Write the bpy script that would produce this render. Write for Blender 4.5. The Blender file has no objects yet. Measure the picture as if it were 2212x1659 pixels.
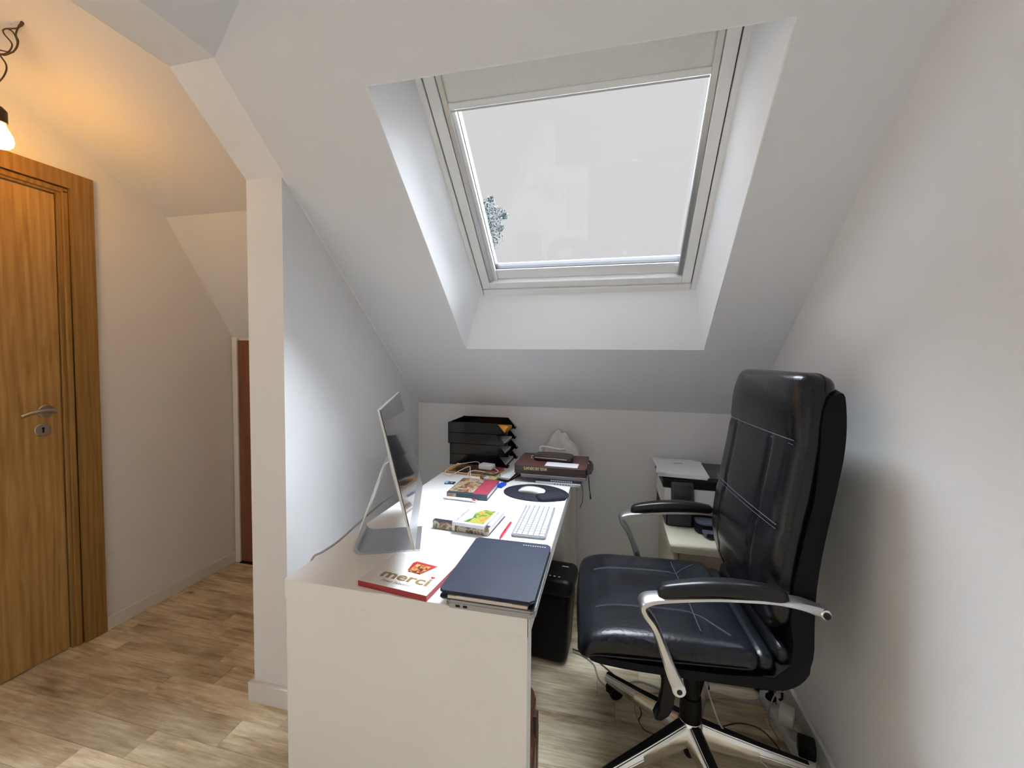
import bpy, bmesh, math, random
from mathutils import Vector, Matrix
from math import sin, cos, radians as R, pi
random.seed(7)
SC = bpy.context.scene
COL = SC.collection

# ------------------------------------------------------------------ camera
CAMP = (0.8174, -0.8720, 1.3124)
yaw, pit, rol, FL = -0.2308, -0.0406, 0.0094, 878.354
cyw, syw, cp, sp = cos(yaw), sin(yaw), cos(pit), sin(pit)
fwd = Vector((syw*cp, cyw*cp, sp)); rgt = Vector((cyw, -syw, 0)); upv = rgt.cross(fwd)
r2 = cos(rol)*rgt + sin(rol)*upv; u2 = -sin(rol)*rgt + cos(rol)*upv
cam = bpy.data.cameras.new('camera'); camo = bpy.data.objects.new('camera', cam); COL.objects.link(camo)
camo.matrix_world = Matrix(((r2.x, u2.x, -fwd.x, CAMP[0]), (r2.y, u2.y, -fwd.y, CAMP[1]), (r2.z, u2.z, -fwd.z, CAMP[2]), (0, 0, 0, 1)))
cam.sensor_fit = 'HORIZONTAL'; cam.sensor_width = 36; cam.lens = FL*36/2212
cam.shift_x = -6.63/2212; cam.shift_y = -22.15/2212; cam.clip_start = 0.02
SC.camera = camo

# ------------------------------------------------------------------ world, lights, exposure
YK, ZK, AN = 1.4177, 1.0288, 0.7161          # knee wall y, its height, roof pitch
Tn = Vector((0, -cos(AN), sin(AN))); Nn = Vector((0, sin(AN), cos(AN)))
def S(x, s, d=0.0): return Vector((x, YK, ZK)) + Tn*s + Nn*d
W = bpy.data.worlds.new('overcast_sky'); SC.world = W; W.use_nodes = True
bg = W.node_tree.nodes['Background']; bg.inputs[0].default_value = (0.985, 0.985, 1.0, 1); bg.inputs[1].default_value = 0.68
def lamp(name, kind, energy, color, **kw):
    l = bpy.data.lights.new(name, kind); l.energy = energy; l.color = color
    for k, v in kw.items(): setattr(l, k, v)
    o = bpy.data.objects.new(name, l); COL.objects.link(o); return o
sun = lamp('overcast_daylight', 'SUN', 82.0, (0.83, 0.91, 1.0), angle=R(126))
sun.rotation_euler = Vector((.52, .20, .84)).to_track_quat('Z', 'Y').to_euler()
back = lamp('rear_fill_light', 'AREA', 1.0, (1.0, 0.94, 0.90), shape='RECTANGLE', size=1.7, size_y=1.3)  # added fill light, out of view, brightening the room from the camera side
back.location = (0.4, -3.28, 1.45); back.rotation_euler = (R(90), 0, 0)
hall = lamp('hall_fill_light', 'POINT', 4.0, (1.0, .50, .17), shadow_soft_size=.08)  # warm fill light added out of view to brighten the hall
hall.location = (-1.0, -.75, 2.05)
SC.view_settings.view_transform = 'Standard'; SC.view_settings.look = 'None'
SC.view_settings.gamma = 1; SC.view_settings.exposure = 0.0; SC.view_settings.use_curve_mapping = False

# ------------------------------------------------------------------ materials
def mat(name, col, rough=0.5, metal=0.0, spec=0.5, noise=0.0, nscale=8.0, bump=0.0, bscale=60.0, emit=None, estr=0, coat=0, stretch=None, alpha=None, trans=0):
    m = bpy.data.materials.new(name); m.use_nodes = True; nt = m.node_tree; b = nt.nodes['Principled BSDF']
    b.inputs['Base Color'].default_value = (*col, 1); b.inputs['Roughness'].default_value = rough
    b.inputs['Metallic'].default_value = metal; b.inputs['Specular IOR Level'].default_value = spec
    if coat: b.inputs['Coat Weight'].default_value = coat; b.inputs['Coat Roughness'].default_value = 0.12
    if trans: b.inputs['Transmission Weight'].default_value = trans
    if emit: b.inputs['Emission Color'].default_value = (*emit, 1); b.inputs['Emission Strength'].default_value = estr
    if noise or bump:
        tc = nt.nodes.new('ShaderNodeTexCoord'); mp = nt.nodes.new('ShaderNodeMapping'); nt.links.new(tc.outputs['Object'], mp.inputs[0])
        if stretch: mp.inputs['Scale'].default_value = stretch
    if noise:
        n = nt.nodes.new('ShaderNodeTexNoise'); n.inputs['Scale'].default_value = nscale; n.inputs['Detail'].default_value = 5
        nt.links.new(mp.outputs[0], n.inputs['Vector'])
        r = nt.nodes.new('ShaderNodeValToRGB'); r.color_ramp.elements[0].position = 0.3; r.color_ramp.elements[1].position = 0.7
        r.color_ramp.elements[0].color = (*[c*(1-noise) for c in col], 1); r.color_ramp.elements[1].color = (*[min(1, c*(1+noise)) for c in col], 1)
        nt.links.new(n.outputs['Fac'], r.inputs[0]); nt.links.new(r.outputs[0], b.inputs['Base Color'])
    if bump:
        n = nt.nodes.new('ShaderNodeTexNoise'); n.inputs['Scale'].default_value = bscale; n.inputs['Detail'].default_value = 3
        nt.links.new(mp.outputs[0], n.inputs['Vector'])
        bp = nt.nodes.new('ShaderNodeBump'); bp.inputs['Strength'].default_value = bump; bp.inputs['Distance'].default_value = 0.002
        nt.links.new(n.outputs['Fac'], bp.inputs['Height']); nt.links.new(bp.outputs[0], b.inputs['Normal'])
    return m

def wood_floor_mat():
    m = bpy.data.materials.new('washed_oak_floor'); m.use_nodes = True; nt = m.node_tree; b = nt.nodes['Principled BSDF']; N = nt.nodes.new; L = nt.links.new
    tc = N('ShaderNodeTexCoord'); oi = N('ShaderNodeObjectInfo')
    add = N('ShaderNodeVectorMath'); add.operation = 'ADD'
    sc = N('ShaderNodeVectorMath'); sc.operation = 'SCALE'; sc.inputs[0].default_value = (13.1, 7.7, 3.3)
    L(oi.outputs['Random'], sc.inputs['Scale']); L(tc.outputs['Object'], add.inputs[0]); L(sc.outputs[0], add.inputs[1])
    mp = N('ShaderNodeMapping'); mp.inputs['Scale'].default_value = (2.2, 16, 4); L(add.outputs[0], mp.inputs[0])
    n1 = N('ShaderNodeTexNoise'); n1.inputs['Scale'].default_value = 1.3; n1.inputs['Detail'].default_value = 9; n1.inputs['Roughness'].default_value = .62; L(mp.outputs[0], n1.inputs['Vector'])
    mp2 = N('ShaderNodeMapping'); mp2.inputs['Scale'].default_value = (2.5, 6, 4); L(add.outputs[0], mp2.inputs[0])
    n2 = N('ShaderNodeTexNoise'); n2.inputs['Scale'].default_value = 1.6; n2.inputs['Detail'].default_value = 4; L(mp2.outputs[0], n2.inputs['Vector'])
    ramp = N('ShaderNodeValToRGB'); e = ramp.color_ramp.elements
    e[0].position = .30; e[0].color = (.46, .385, .29, 1); e[1].position = .68; e[1].color = (.95, .88, .72, 1)
    x = ramp.color_ramp.elements.new(.47); x.color = (.90, .81, .62, 1)
    L(n1.outputs['Fac'], ramp.inputs[0])
    r2_ = N('ShaderNodeValToRGB'); r2_.color_ramp.elements[0].position = .30; r2_.color_ramp.elements[0].color = (.62, .57, .52, 1); r2_.color_ramp.elements[1].position = .58; r2_.color_ramp.elements[1].color = (1, 1, 1, 1)
    L(n2.outputs['Fac'], r2_.inputs[0])
    mx = N('ShaderNodeMix'); mx.data_type = 'RGBA'; mx.blend_type = 'MULTIPLY'; mx.inputs[0].default_value = 1
    L(ramp.outputs[0], mx.inputs[6]); L(r2_.outputs[0], mx.inputs[7])
    # dark knots
    vo = N('ShaderNodeTexVoronoi'); vo.inputs['Scale'].default_value = 2.6; mp3 = N('ShaderNodeMapping'); mp3.inputs['Scale'].default_value = (1, 2.2, 1)
    L(add.outputs[0], mp3.inputs[0]); L(mp3.outputs[0], vo.inputs['Vector'])
    kr = N('ShaderNodeValToRGB'); kr.color_ramp.elements[0].position = .02; kr.color_ramp.elements[0].color = (.25, .2, .17, 1); kr.color_ramp.elements[1].position = .085; kr.color_ramp.elements[1].color = (1, 1, 1, 1)
    L(vo.outputs['Distance'], kr.inputs[0])
    mk = N('ShaderNodeMix'); mk.data_type = 'RGBA'; mk.blend_type = 'MULTIPLY'; mk.inputs[0].default_value = .8
    L(mx.outputs[2], mk.inputs[6]); L(kr.outputs[0], mk.inputs[7])
    mp4 = N('ShaderNodeMapping'); mp4.inputs['Scale'].default_value = (5, 70, 4); L(add.outputs[0], mp4.inputs[0])
    n4 = N('ShaderNodeTexNoise'); n4.inputs['Scale'].default_value = 1.2; n4.inputs['Detail'].default_value = 6; n4.inputs['Roughness'].default_value = .7; L(mp4.outputs[0], n4.inputs['Vector'])
    r4 = N('ShaderNodeValToRGB'); r4.color_ramp.elements[0].position = .36; r4.color_ramp.elements[0].color = (.70, .64, .58, 1); r4.color_ramp.elements[1].position = .60; r4.color_ramp.elements[1].color = (1, 1, 1, 1); L(n4.outputs['Fac'], r4.inputs[0])
    m4 = N('ShaderNodeMix'); m4.data_type = 'RGBA'; m4.blend_type = 'MULTIPLY'; m4.inputs[0].default_value = .9; L(mk.outputs[2], m4.inputs[6]); L(r4.outputs[0], m4.inputs[7]); mk = m4
    hs = N('ShaderNodeHueSaturation'); hs.inputs['Saturation'].default_value = 1.15; mr = N('ShaderNodeMapRange'); mr.inputs[3].default_value = .82; mr.inputs[4].default_value = 1.12
    L(oi.outputs['Random'], mr.inputs[0]); L(mr.outputs[0], hs.inputs['Value']); L(mk.outputs[2], hs.inputs['Color'])
    L(hs.outputs[0], b.inputs['Base Color']); b.inputs['Roughness'].default_value = .55; b.inputs['Specular IOR Level'].default_value = .35
    bp = N('ShaderNodeBump'); bp.inputs['Strength'].default_value = .12; bp.inputs['Distance'].default_value = .002; L(n1.outputs['Fac'], bp.inputs['Height']); L(bp.outputs[0], b.inputs['Normal'])
    return m

def oak_mat(name, dark, light, scale=(14, 14, 1.1)):
    m = bpy.data.materials.new(name); m.use_nodes = True; nt = m.node_tree; b = nt.nodes['Principled BSDF']; N = nt.nodes.new; L = nt.links.new
    tc = N('ShaderNodeTexCoord'); mp = N('ShaderNodeMapping'); mp.inputs['Scale'].default_value = scale; L(tc.outputs['Object'], mp.inputs[0])
    n = N('ShaderNodeTexNoise'); n.inputs['Scale'].default_value = 1.6; n.inputs['Detail'].default_value = 8; n.inputs['Roughness'].default_value = .6; n.inputs['Distortion'].default_value = .6; L(mp.outputs[0], n.inputs['Vector'])
    w = N('ShaderNodeTexWave'); w.wave_type = 'RINGS'; w.inputs['Scale'].default_value = .9; w.inputs['Distortion'].default_value = 9; w.inputs['Detail'].default_value = 4; w.inputs['Scale'].default_value = .35; L(mp.outputs[0], w.inputs['Vector'])
    mx = N('ShaderNodeMix'); mx.data_type = 'FLOAT'; mx.inputs[0].default_value = .14; L(n.outputs['Fac'], mx.inputs[2]); L(w.outputs['Fac'], mx.inputs[3])
    r = N('ShaderNodeValToRGB'); r.color_ramp.elements[0].position = .3; r.color_ramp.elements[0].color = (*dark, 1); r.color_ramp.elements[1].position = .7; r.color_ramp.elements[1].color = (*light, 1)
    L(mx.outputs[0], r.inputs[0]); L(r.outputs[0], b.inputs['Base Color']); b.inputs['Roughness'].default_value = .45
    bp = N('ShaderNodeBump'); bp.inputs['Strength'].default_value = .15; bp.inputs['Distance'].default_value = .001; L(mx.outputs[0], bp.inputs['Height']); L(bp.outputs[0], b.inputs['Normal'])
    return m

def print_mat(name, stops, scale=20, kind='noise', rough=.35):
    """flat colour print of a cover: a colour ramp driven by noise"""
    m = bpy.data.materials.new(name); m.use_nodes = True; nt = m.node_tree; b = nt.nodes['Principled BSDF']; N = nt.nodes.new; L = nt.links.new
    tc = N('ShaderNodeTexCoord'); n = N('ShaderNodeTexNoise'); n.inputs['Scale'].default_value = scale; n.inputs['Detail'].default_value = 4; n.inputs['Distortion'].default_value = 1.0
    L(tc.outputs['Object'], n.inputs['Vector']); r = N('ShaderNodeValToRGB')
    e = r.color_ramp.elements
    while len(e) < len(stops): e.new(.5)
    for i, (p, c) in enumerate(stops): e[i].position = p; e[i].color = (*c, 1)
    L(n.outputs['Fac'], r.inputs[0]); L(r.outputs[0], b.inputs['Base Color']); b.inputs['Roughness'].default_value = rough
    return m

def glass_mat(name, tint=(1, 1, 1), gloss=.05):
    m = bpy.data.materials.new(name); m.use_nodes = True; nt = m.node_tree; nt.nodes.clear(); N = nt.nodes.new; L = nt.links.new
    o = N('ShaderNodeOutputMaterial'); t = N('ShaderNodeBsdfTransparent'); t.inputs[0].default_value = (*tint, 1)
    g = N('ShaderNodeBsdfGlossy'); g.inputs['Roughness'].default_value = .02; f = N('ShaderNodeFresnel'); f.inputs[0].default_value = 1.3
    x = N('ShaderNodeMixShader'); L(f.outputs[0], x.inputs[0]); L(t.outputs[0], x.inputs[1]); L(g.outputs[0], x.inputs[2]); L(x.outputs[0], o.inputs[0])
    return m

M = {}
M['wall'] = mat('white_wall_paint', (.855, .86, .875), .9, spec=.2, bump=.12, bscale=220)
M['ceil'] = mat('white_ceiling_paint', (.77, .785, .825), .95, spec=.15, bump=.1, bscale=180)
M['trim'] = mat('white_trim_lacquer', (.82, .82, .80), .4)
M['upvc'] = mat('white_window_lacquer', (.86, .87, .88), .35)
M['gasket'] = mat('black_gasket', (.015, .015, .018), .6, spec=.2)
M['blindf'] = mat('beige_blackout_fabric', (.78, .78, .74), .8, noise=.02, nscale=60)
M['alu'] = mat('anodised_aluminium', (.60, .61, .63), .36, metal=1.0)
M['alud'] = mat('grey_aluminium', (.5, .51, .53), .4, metal=.9)
M['glass'] = glass_mat('window_glass')
M['plast'] = glass_mat('clear_plastic', (.9, .93, .93))
M['floor'] = wood_floor_mat()
M['oak'] = oak_mat('oak_veneer', (.33, .175, .05), (.56, .345, .12), (34, 34, 2.2))
M['oakd'] = oak_mat('oak_casing_veneer', (.24, .125, .03), (.40, .235, .075), (40, 40, 2))
M['redwood'] = oak_mat('red_brown_door', (.16, .06, .03), (.28, .11, .055))
M['desk'] = mat('white_desk_laminate', (.85, .84, .82), .38, noise=.015, nscale=3)
M['cream'] = mat('cream_laminate', (.74, .69, .55), .5, noise=.03, nscale=5)
M['creamf'] = mat('beige_carcass', (.62, .52, .40), .55)
M['leather'] = mat('black_leather', (.006, .006, .008), .23, spec=.36, bump=.25, bscale=170)
M['leather2'] = mat('black_leather_worn', (.008, .009, .012), .26, spec=.34, noise=.35, nscale=9, bump=.3, bscale=120)
M['shell'] = mat('black_upholstered_shell', (.004, .004, .006), .6, spec=.15, bump=.2, bscale=200)
M['stitch'] = mat('grey_seam_thread', (.055, .06, .075), .35)
M['pad'] = mat('black_armrest_urethane', (.008, .008, .010), .28, spec=.35)
M['blackp'] = mat('black_plastic', (.005, .005, .006), .4, spec=.2)
M['trayp'] = mat('glossy_black_tray_plastic', (.004, .004, .008), .10, spec=.25)
M['chrome'] = mat('polished_aluminium', (.78, .77, .74), .2, metal=1.0)
M['chromed'] = mat('brushed_aluminium', (.62, .62, .64), .33, metal=1.0)
M['screen'] = mat('black_screen_glass', (.01, .01, .012), .03, spec=1.0, coat=1)
M['white'] = mat('white_plastic', (.82, .82, .82), .35)
M['whitew'] = mat('warm_white_plastic', (.72, .68, .60), .45)
M['key'] = mat('white_key', (.50, .51, .53), .45)
M['keyb'] = mat('keyboard_aluminium', (.20, .21, .23), .4)
M['paper'] = mat('white_paper', (.88, .88, .91), .85, noise=.02)
M['paperb'] = mat('beige_paper', (.70, .60, .48), .85)
M['red'] = mat('red_card', (.36, .02, .03), .4)
M['pink'] = mat('red_pen_plastic', (.50, .02, .05), .25)
M['gold'] = mat('gold_print', (.33, .23, .11), .35, metal=.35)
M['goldl'] = mat('gold_foil', (.75, .62, .30), .4, metal=.3)
M['gloss_white'] = mat('glossy_white_card', (.80, .79, .77), .18, coat=.5)
M['navyl'] = mat('navy_leather', (.020, .025, .044), .5, spec=.22, noise=.14, nscale=14, bump=.35, bscale=260)
M['navyd'] = mat('dark_navy', (.015, .018, .04), .45)
M['lapt'] = mat('grey_laptop_shell', (.36, .36, .36), .45)
M['burg'] = mat('burgundy_leather', (.12, .034, .034), .38, noise=.2, nscale=12, bump=.2, bscale=150)
M['brownd'] = mat('dark_brown_leather', (.045, .022, .02), .35)
M['greyn'] = mat('grey_notebook', (.35, .34, .38), .5)
M['mousep'] = mat('charcoal_fabric', (.022, .022, .033), .85, spec=.2, bump=.3, bscale=400)
M['cloth'] = mat('off_white_cloth', (.66, .64, .60), .9, noise=.1, nscale=20)
M['orange'] = mat('orange_card', (.80, .36, .04), .6, noise=.1, nscale=18)
M['blue'] = mat('blue_plastic', (.01, .07, .55), .35)
M['blueb'] = mat('blue_tag', (.03, .16, .50), .4)
M['cableg'] = mat('grey_cable', (.42, .41, .38), .5)
M['cablew'] = mat('white_cable', (.80, .79, .77), .4)
M['brown'] = mat('brown_glossy_leather', (.10, .035, .02), .22, noise=.4, nscale=30, coat=.4)
M['prw'] = mat('printer_white', (.86, .86, .88), .5)
M['prb'] = mat('printer_black', (.008, .008, .011), .4, spec=.2)
M['prg'] = mat('printer_slate', (.05, .054, .07), .4, spec=.3)
M['prt'] = mat('tray_slate', (.12, .14, .20), .35)
M['foliage'] = mat('tree_foliage', (.062, .072, .078), .9, spec=.1)
M['bark'] = mat('tree_bark', (.12, .10, .08), .9)
M['grass'] = mat('grass', (.08, .12, .05), .9)
M['steel'] = mat('satin_steel', (.42, .42, .40), .35, metal=1.0)
M['brass'] = mat('dark_socket', (.03, .02, .015), .4)
M['bulb'] = mat('lit_bulb', (1, .9, .6), .3, emit=(1.0, .46, .05), estr=78)
M['cabled'] = mat('dark_copper_flex', (.07, .04, .02), .5)
M['cov1'] = print_mat('painted_cover', [(.35, (.04, .07, .07)), (.45, (.36, .14, .06)), (.56, (.50, .38, .24)), (.66, (.10, .14, .12))], 26)
M['cov2'] = print_mat('landscape_print', [(.34, (.02, .06, .05)), (.45, (.12, .22, .02)), (.55, (.34, .36, .06)), (.64, (.50, .17, .04))], 40)
M['sky_print'] = mat('pale_blue_print', (.42, .54, .58), .35)
M['covred'] = mat('crimson_print', (.36, .05, .085), .4, noise=.12, nscale=60)
M['spine'] = print_mat('map_spine_print', [(.38, (.07, .035, .015)), (.48, (.22, .15, .08)), (.56, (.5, .42, .30)), (.64, (.10, .12, .10))], 30)
M['mag'] = print_mat('magazine_print', [(.40, (.03, .027, .03)), (.5, (.08, .03, .02)), (.58, (.40, .15, .03)), (.66, (.05, .05, .06))], 22)
M['emblem'] = print_mat('chocolate_print', [(.4, (.10, .02, .01)), (.5, (.38, .12, .03)), (.6, (.55, .34, .10))], 90)
M['tealsp'] = mat('dark_teal', (.03, .06, .08), .4)
M['grayink'] = mat('grey_ink', (.05, .06, .10), .6)
M['silverink'] = mat('silver_ink', (.60, .60, .64), .4)
M['fineink'] = mat('pale_script_ink', (.30, .25, .24), .5)
M['lens'] = mat('small_display', (.03, .035, .04), .15)

# ------------------------------------------------------------------ mesh helpers
def link(name, me, m=None, parent=None, loc=None, rot=None):
    o = bpy.data.objects.new(name, me); COL.objects.link(o)
    if m is not None and me is not None and len(me.materials) == 0: me.materials.append(m)
    if parent is not None: o.parent = parent
    if loc is not None: o.location = loc
    if rot is not None: o.rotation_euler = rot
    return o
def obj(name, bm, m, parent=None, loc=None, rot=None, smooth=False):
    bmesh.ops.recalc_face_normals(bm, faces=bm.faces[:])
    me = bpy.data.meshes.new(name); bm.to_mesh(me); bm.free()
    if smooth:
        for p in me.polygons: p.use_smooth = True
        if smooth != 'all':
            try: me.set_sharp_from_angle(angle=R(40))
            except Exception: pass
    return link(name, me, m, parent, loc, rot)
def box(bm, x0, x1, y0, y1, z0, z1, bevel=0, seg=2, mx=None):
    vs = [bm.verts.new(v) for v in ((x0,y0,z0),(x1,y0,z0),(x1,y1,z0),(x0,y1,z0),(x0,y0,z1),(x1,y0,z1),(x1,y1,z1),(x0,y1,z1))]
    fs = [bm.faces.new([vs[i] for i in f]) for f in ((0,3,2,1),(4,5,6,7),(0,1,5,4),(1,2,6,5),(2,3,7,6),(3,0,4,7))]
    if bevel:
        es = list({e for f in fs for e in f.edges})
        r = bmesh.ops.bevel(bm, geom=es, offset=bevel, segments=seg, affect='EDGES', profile=.5)
        vs = list({v for f in r['faces'] for v in f.verts} | {v for v in vs if v.is_valid})
    if mx is not None: bmesh.ops.transform(bm, matrix=mx, verts=[v for v in vs if v.is_valid])
    return vs
def B(*a, **k):
    bm = bmesh.new(); box(bm, *a, **k); return bm
def prism(bm, pts, axis, a, b, bevel=0, seg=2):
    """pts: 2-D outline; extruded along axis ('x','y','z') from a to b"""
    def P(p, t): return {'x': (t, p[0], p[1]), 'y': (p[0], t, p[1]), 'z': (p[0], p[1], t)}[axis]
    v0 = [bm.verts.new(P(p, a)) for p in pts]; v1 = [bm.verts.new(P(p, b)) for p in pts]
    n = len(pts); f = [bm.faces.new(v0), bm.faces.new(v1[::-1])]
    for i in range(n): f.append(bm.faces.new((v0[i], v1[i], v1[(i+1) % n], v0[(i+1) % n])))
    if bevel:
        es = list(set(f[0].edges) | set(f[1].edges))
        bmesh.ops.bevel(bm, geom=es, offset=bevel, segments=seg, affect='EDGES')
    return v0+v1
def PR(*a, **k):
    bm = bmesh.new(); prism(bm, *a, **k); return bm
def quad(bm, *ps): return bm.faces.new([bm.verts.new(p) for p in ps])
def smooth_path(pts, n=6, closed=False):
    pts = [Vector(p) for p in pts]; out = []; L = len(pts)
    rng = range(L if closed else L-1)
    for i in rng:
        p0 = pts[(i-1) % L] if closed or i > 0 else pts[0]; p1 = pts[i]; p2 = pts[(i+1) % L]; p3 = pts[(i+2) % L] if closed or i+2 < L else pts[-1]
        for k in range(n):
            t = k/n
            out.append(.5*((2*p1)+(p2-p0)*t+(2*p0-5*p1+4*p2-p3)*t*t+(3*p1-p0-3*p2+p3)*t**3))
    if not closed: out.append(pts[-1])
    return out
def tube(bm, pts, r, seg=8, caps=True, flat=1.0):
    pts = [Vector(p) for p in pts]; n = len(pts); rs = r if isinstance(r, (list, tuple)) else [r]*n
    if len(rs) != n: rs = [rs[0]+(rs[-1]-rs[0])*i/(n-1) for i in range(n)] if len(rs) == 2 else [rs[min(len(rs)-1, int(round(i*(len(rs)-1)/(n-1))))] for i in range(n)]
    rings = []; prev = None
    for i, p in enumerate(pts):
        t = (pts[min(i+1, n-1)]-pts[max(i-1, 0)])
        t = t.normalized() if t.length > 1e-9 else Vector((0, 0, 1))
        if prev is None:
            a = Vector((0, 0, 1)) if abs(t.z) < .9 else Vector((1, 0, 0)); x = t.cross(a).normalized()
        else:
            x = prev - t*prev.dot(t); x = x.normalized() if x.length > 1e-6 else prev
        y = t.cross(x); prev = x
        rings.append([bm.verts.new(p + (x*cos(2*pi*k/seg) + y*sin(2*pi*k/seg)*flat)*rs[i]) for k in range(seg)])
    for i in range(n-1):
        for k in range(seg): bm.faces.new((rings[i][k], rings[i][(k+1) % seg], rings[i+1][(k+1) % seg], rings[i+1][k]))
    if caps: bm.faces.new(rings[0][::-1]); bm.faces.new(rings[-1])
def TB(pts, r, seg=8, sm=0, **k):
    bm = bmesh.new(); tube(bm, smooth_path(pts, sm) if sm else pts, r, seg, **k); return bm
def lathe(bm, prof, seg=24, mx=None):
    """prof: (r,z) list around local z"""
    rings = []
    for r, z in prof:
        if r < 1e-6: rings.append([bm.verts.new((0, 0, z))])
        else: rings.append([bm.verts.new((r*cos(2*pi*k/seg), r*sin(2*pi*k/seg), z)) for k in range(seg)])
    for a, b in zip(rings, rings[1:]):
        for k in range(seg):
            k2 = (k+1) % seg
            if len(a) == 1 and len(b) == 1: continue
            if len(a) == 1: bm.faces.new((a[0], b[k], b[k2]))
            elif len(b) == 1: bm.faces.new((a[k], b[0], a[k2]))
            else: bm.faces.new((a[k], b[k], b[k2], a[k2]))
    if mx is not None: bmesh.ops.transform(bm, matrix=mx, verts=[v for r in rings for v in r])
def LA(prof, seg=24, mx=None):
    bm = bmesh.new(); lathe(bm, prof, seg, mx); return bm
def axis_mx(p, d):
    return Matrix.Translation(Vector(p)) @ Vector(d).normalized().to_track_quat('Z', 'Y').to_matrix().to_4x4()
def cyl(bm, p0, p1, r, seg=20, bev=0.0):
    p0 = Vector(p0); p1 = Vector(p1); L = (p1-p0).length
    pr = [(0, 0), (r, 0), (r, L), (0, L)] if not bev else [(0, 0), (r-bev, 0), (r, bev), (r, L-bev), (r-bev, L), (0, L)]
    lathe(bm, pr, seg, axis_mx(p0, p1-p0))
def CY(*a, **k):
    bm = bmesh.new(); cyl(bm, *a, **k); return bm
def rcube(n, hx, hy, hz, r, warp=None):
    """rounded box as one subdivided surface; warp maps a point to its final place"""
    bm = bmesh.new(); vm = {}
    def V(i, j, k):
        key = (i, j, k)
        if key in vm: return vm[key]
        def u(t, h):                      # denser near the ends
            x = 2*t/n-1
            return h*math.copysign(abs(x)**.72, x)
        p = Vector((u(i, hx), u(j, hy), u(k, hz)))
        q = Vector((max(-hx+r, min(hx-r, p.x)), max(-hy+r, min(hy-r, p.y)), max(-hz+r, min(hz-r, p.z))))
        d = p-q
        if d.length > 1e-9: p = q+d.normalized()*r
        if warp: p = warp(p)
        vm[key] = bm.verts.new(p); return vm[key]
    for a in range(n):
        for b in range(n):
            for f in (0, n):
                bm.faces.new((V(a, b, f), V(a+1, b, f), V(a+1, b+1, f), V(a, b+1, f)))
                bm.faces.new((V(a, f, b), V(a+1, f, b), V(a+1, f, b+1), V(a, f, b+1)))
                bm.faces.new((V(f, a, b), V(f, a+1, b), V(f, a+1, b+1), V(f, a, b+1)))
    return bm
def rrect(hx, hy, r, n=5, cx=0, cy=0):
    out = []
    for sx, sy, a0 in ((1, 1, 0), (-1, 1, 90), (-1, -1, 180), (1, -1, 270)):
        for k in range(n+1):
            a = R(a0+90*k/n); out.append((cx+sx*(hx-r)+r*cos(a), cy+sy*(hy-r)+r*sin(a)))
    return out
def tag(o, label, cat, group=None):
    o['label'] = label; o['category'] = cat
    if group: o['group'] = group
    return o
def thing(name, label, cat, loc=(0, 0, 0), rz=0.0, group=None):
    o = bpy.data.objects.new(name, None); COL.objects.link(o); o.location = loc; o.rotation_euler = (0, 0, rz)
    return tag(o, label, cat, group)
def struct(o): o['kind'] = 'structure'; return o
def sempty(name): return struct(link(name, None))
def text(body, size, m, parent, loc, rot=(0, 0, 0), name='lettering', ext=.0002, sx=1.0, bold=0.0, shear=0.0, align='LEFT'):
    cu = bpy.data.curves.new('t', 'FONT'); cu.body = body; cu.size = size; cu.extrude = ext; cu.offset = bold; cu.shear = shear; cu.align_x = align; cu.resolution_u = 3
    t = bpy.data.objects.new('t', cu); COL.objects.link(t); bpy.context.view_layer.update()
    me = bpy.data.meshes.new_from_object(t.evaluated_get(bpy.context.evaluated_depsgraph_get()))
    bpy.data.objects.remove(t); bpy.data.curves.remove(cu)
    me.materials.clear(); o = link(name, me, m, parent, loc, rot); o.scale = (sx, 1, 1); return o

# ================================================================== THE SETTING
XR, XL, XS, YS, XD, YB = 1.5122, -.3288, -.4817, .3649, -1.488, -3.2
def zs(y): return ZK+(YK-y)*math.tan(AN)
def ys(z): return YK-(z-ZK)/math.tan(AN)
# floor: sub-base with planks laid on it one by one
floor = sempty('floor')
obj('subfloor', B(XD-.1, XR+.05, YB-.05, 1.5, -.08, -.0045), M['gasket'], floor)
PW, PL = .1027, .6
offs = {0: -.70, 1: -.445, 2: -.90, 3: -1.30, -1: -.27, -2: -.55}
plank_cache = {}
def plank_mesh(L):
    k = round(L, 3)
    if k not in plank_cache:
        bm = B(0, L-.0006, 0, PW-.0006, -.0045, 0, bevel=.0006, seg=1)
        bmesh.ops.recalc_face_normals(bm, faces=bm.faces[:]); me = bpy.data.meshes.new('plank'); bm.to_mesh(me); bm.free(); me.materials.append(M['floor']); plank_cache[k] = me
    return plank_cache[k]
rest = bmesh.new()
for k in range(-32, 14):
    y0 = .0735+PW*k
    if y0 > YK: break
    o_ = offs.get(k, random.uniform(0, PL)); x = XD-.05-((XD-.05-o_) % PL)
    while x < XR:
        a, b = max(x, XD-.05), min(x+PL, XR)
        if b-a > .01:
            if k >= -4: link('plank', plank_mesh(b-a), None, floor, (a, y0, 0))
            else: box(rest, a, b-.0006, max(y0, YB), y0+PW-.0006, -.0045, 0)
        x += PL
rp = obj('far_planks', rest, M['floor'], floor); rp['kind'] = 'stuff'

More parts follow.
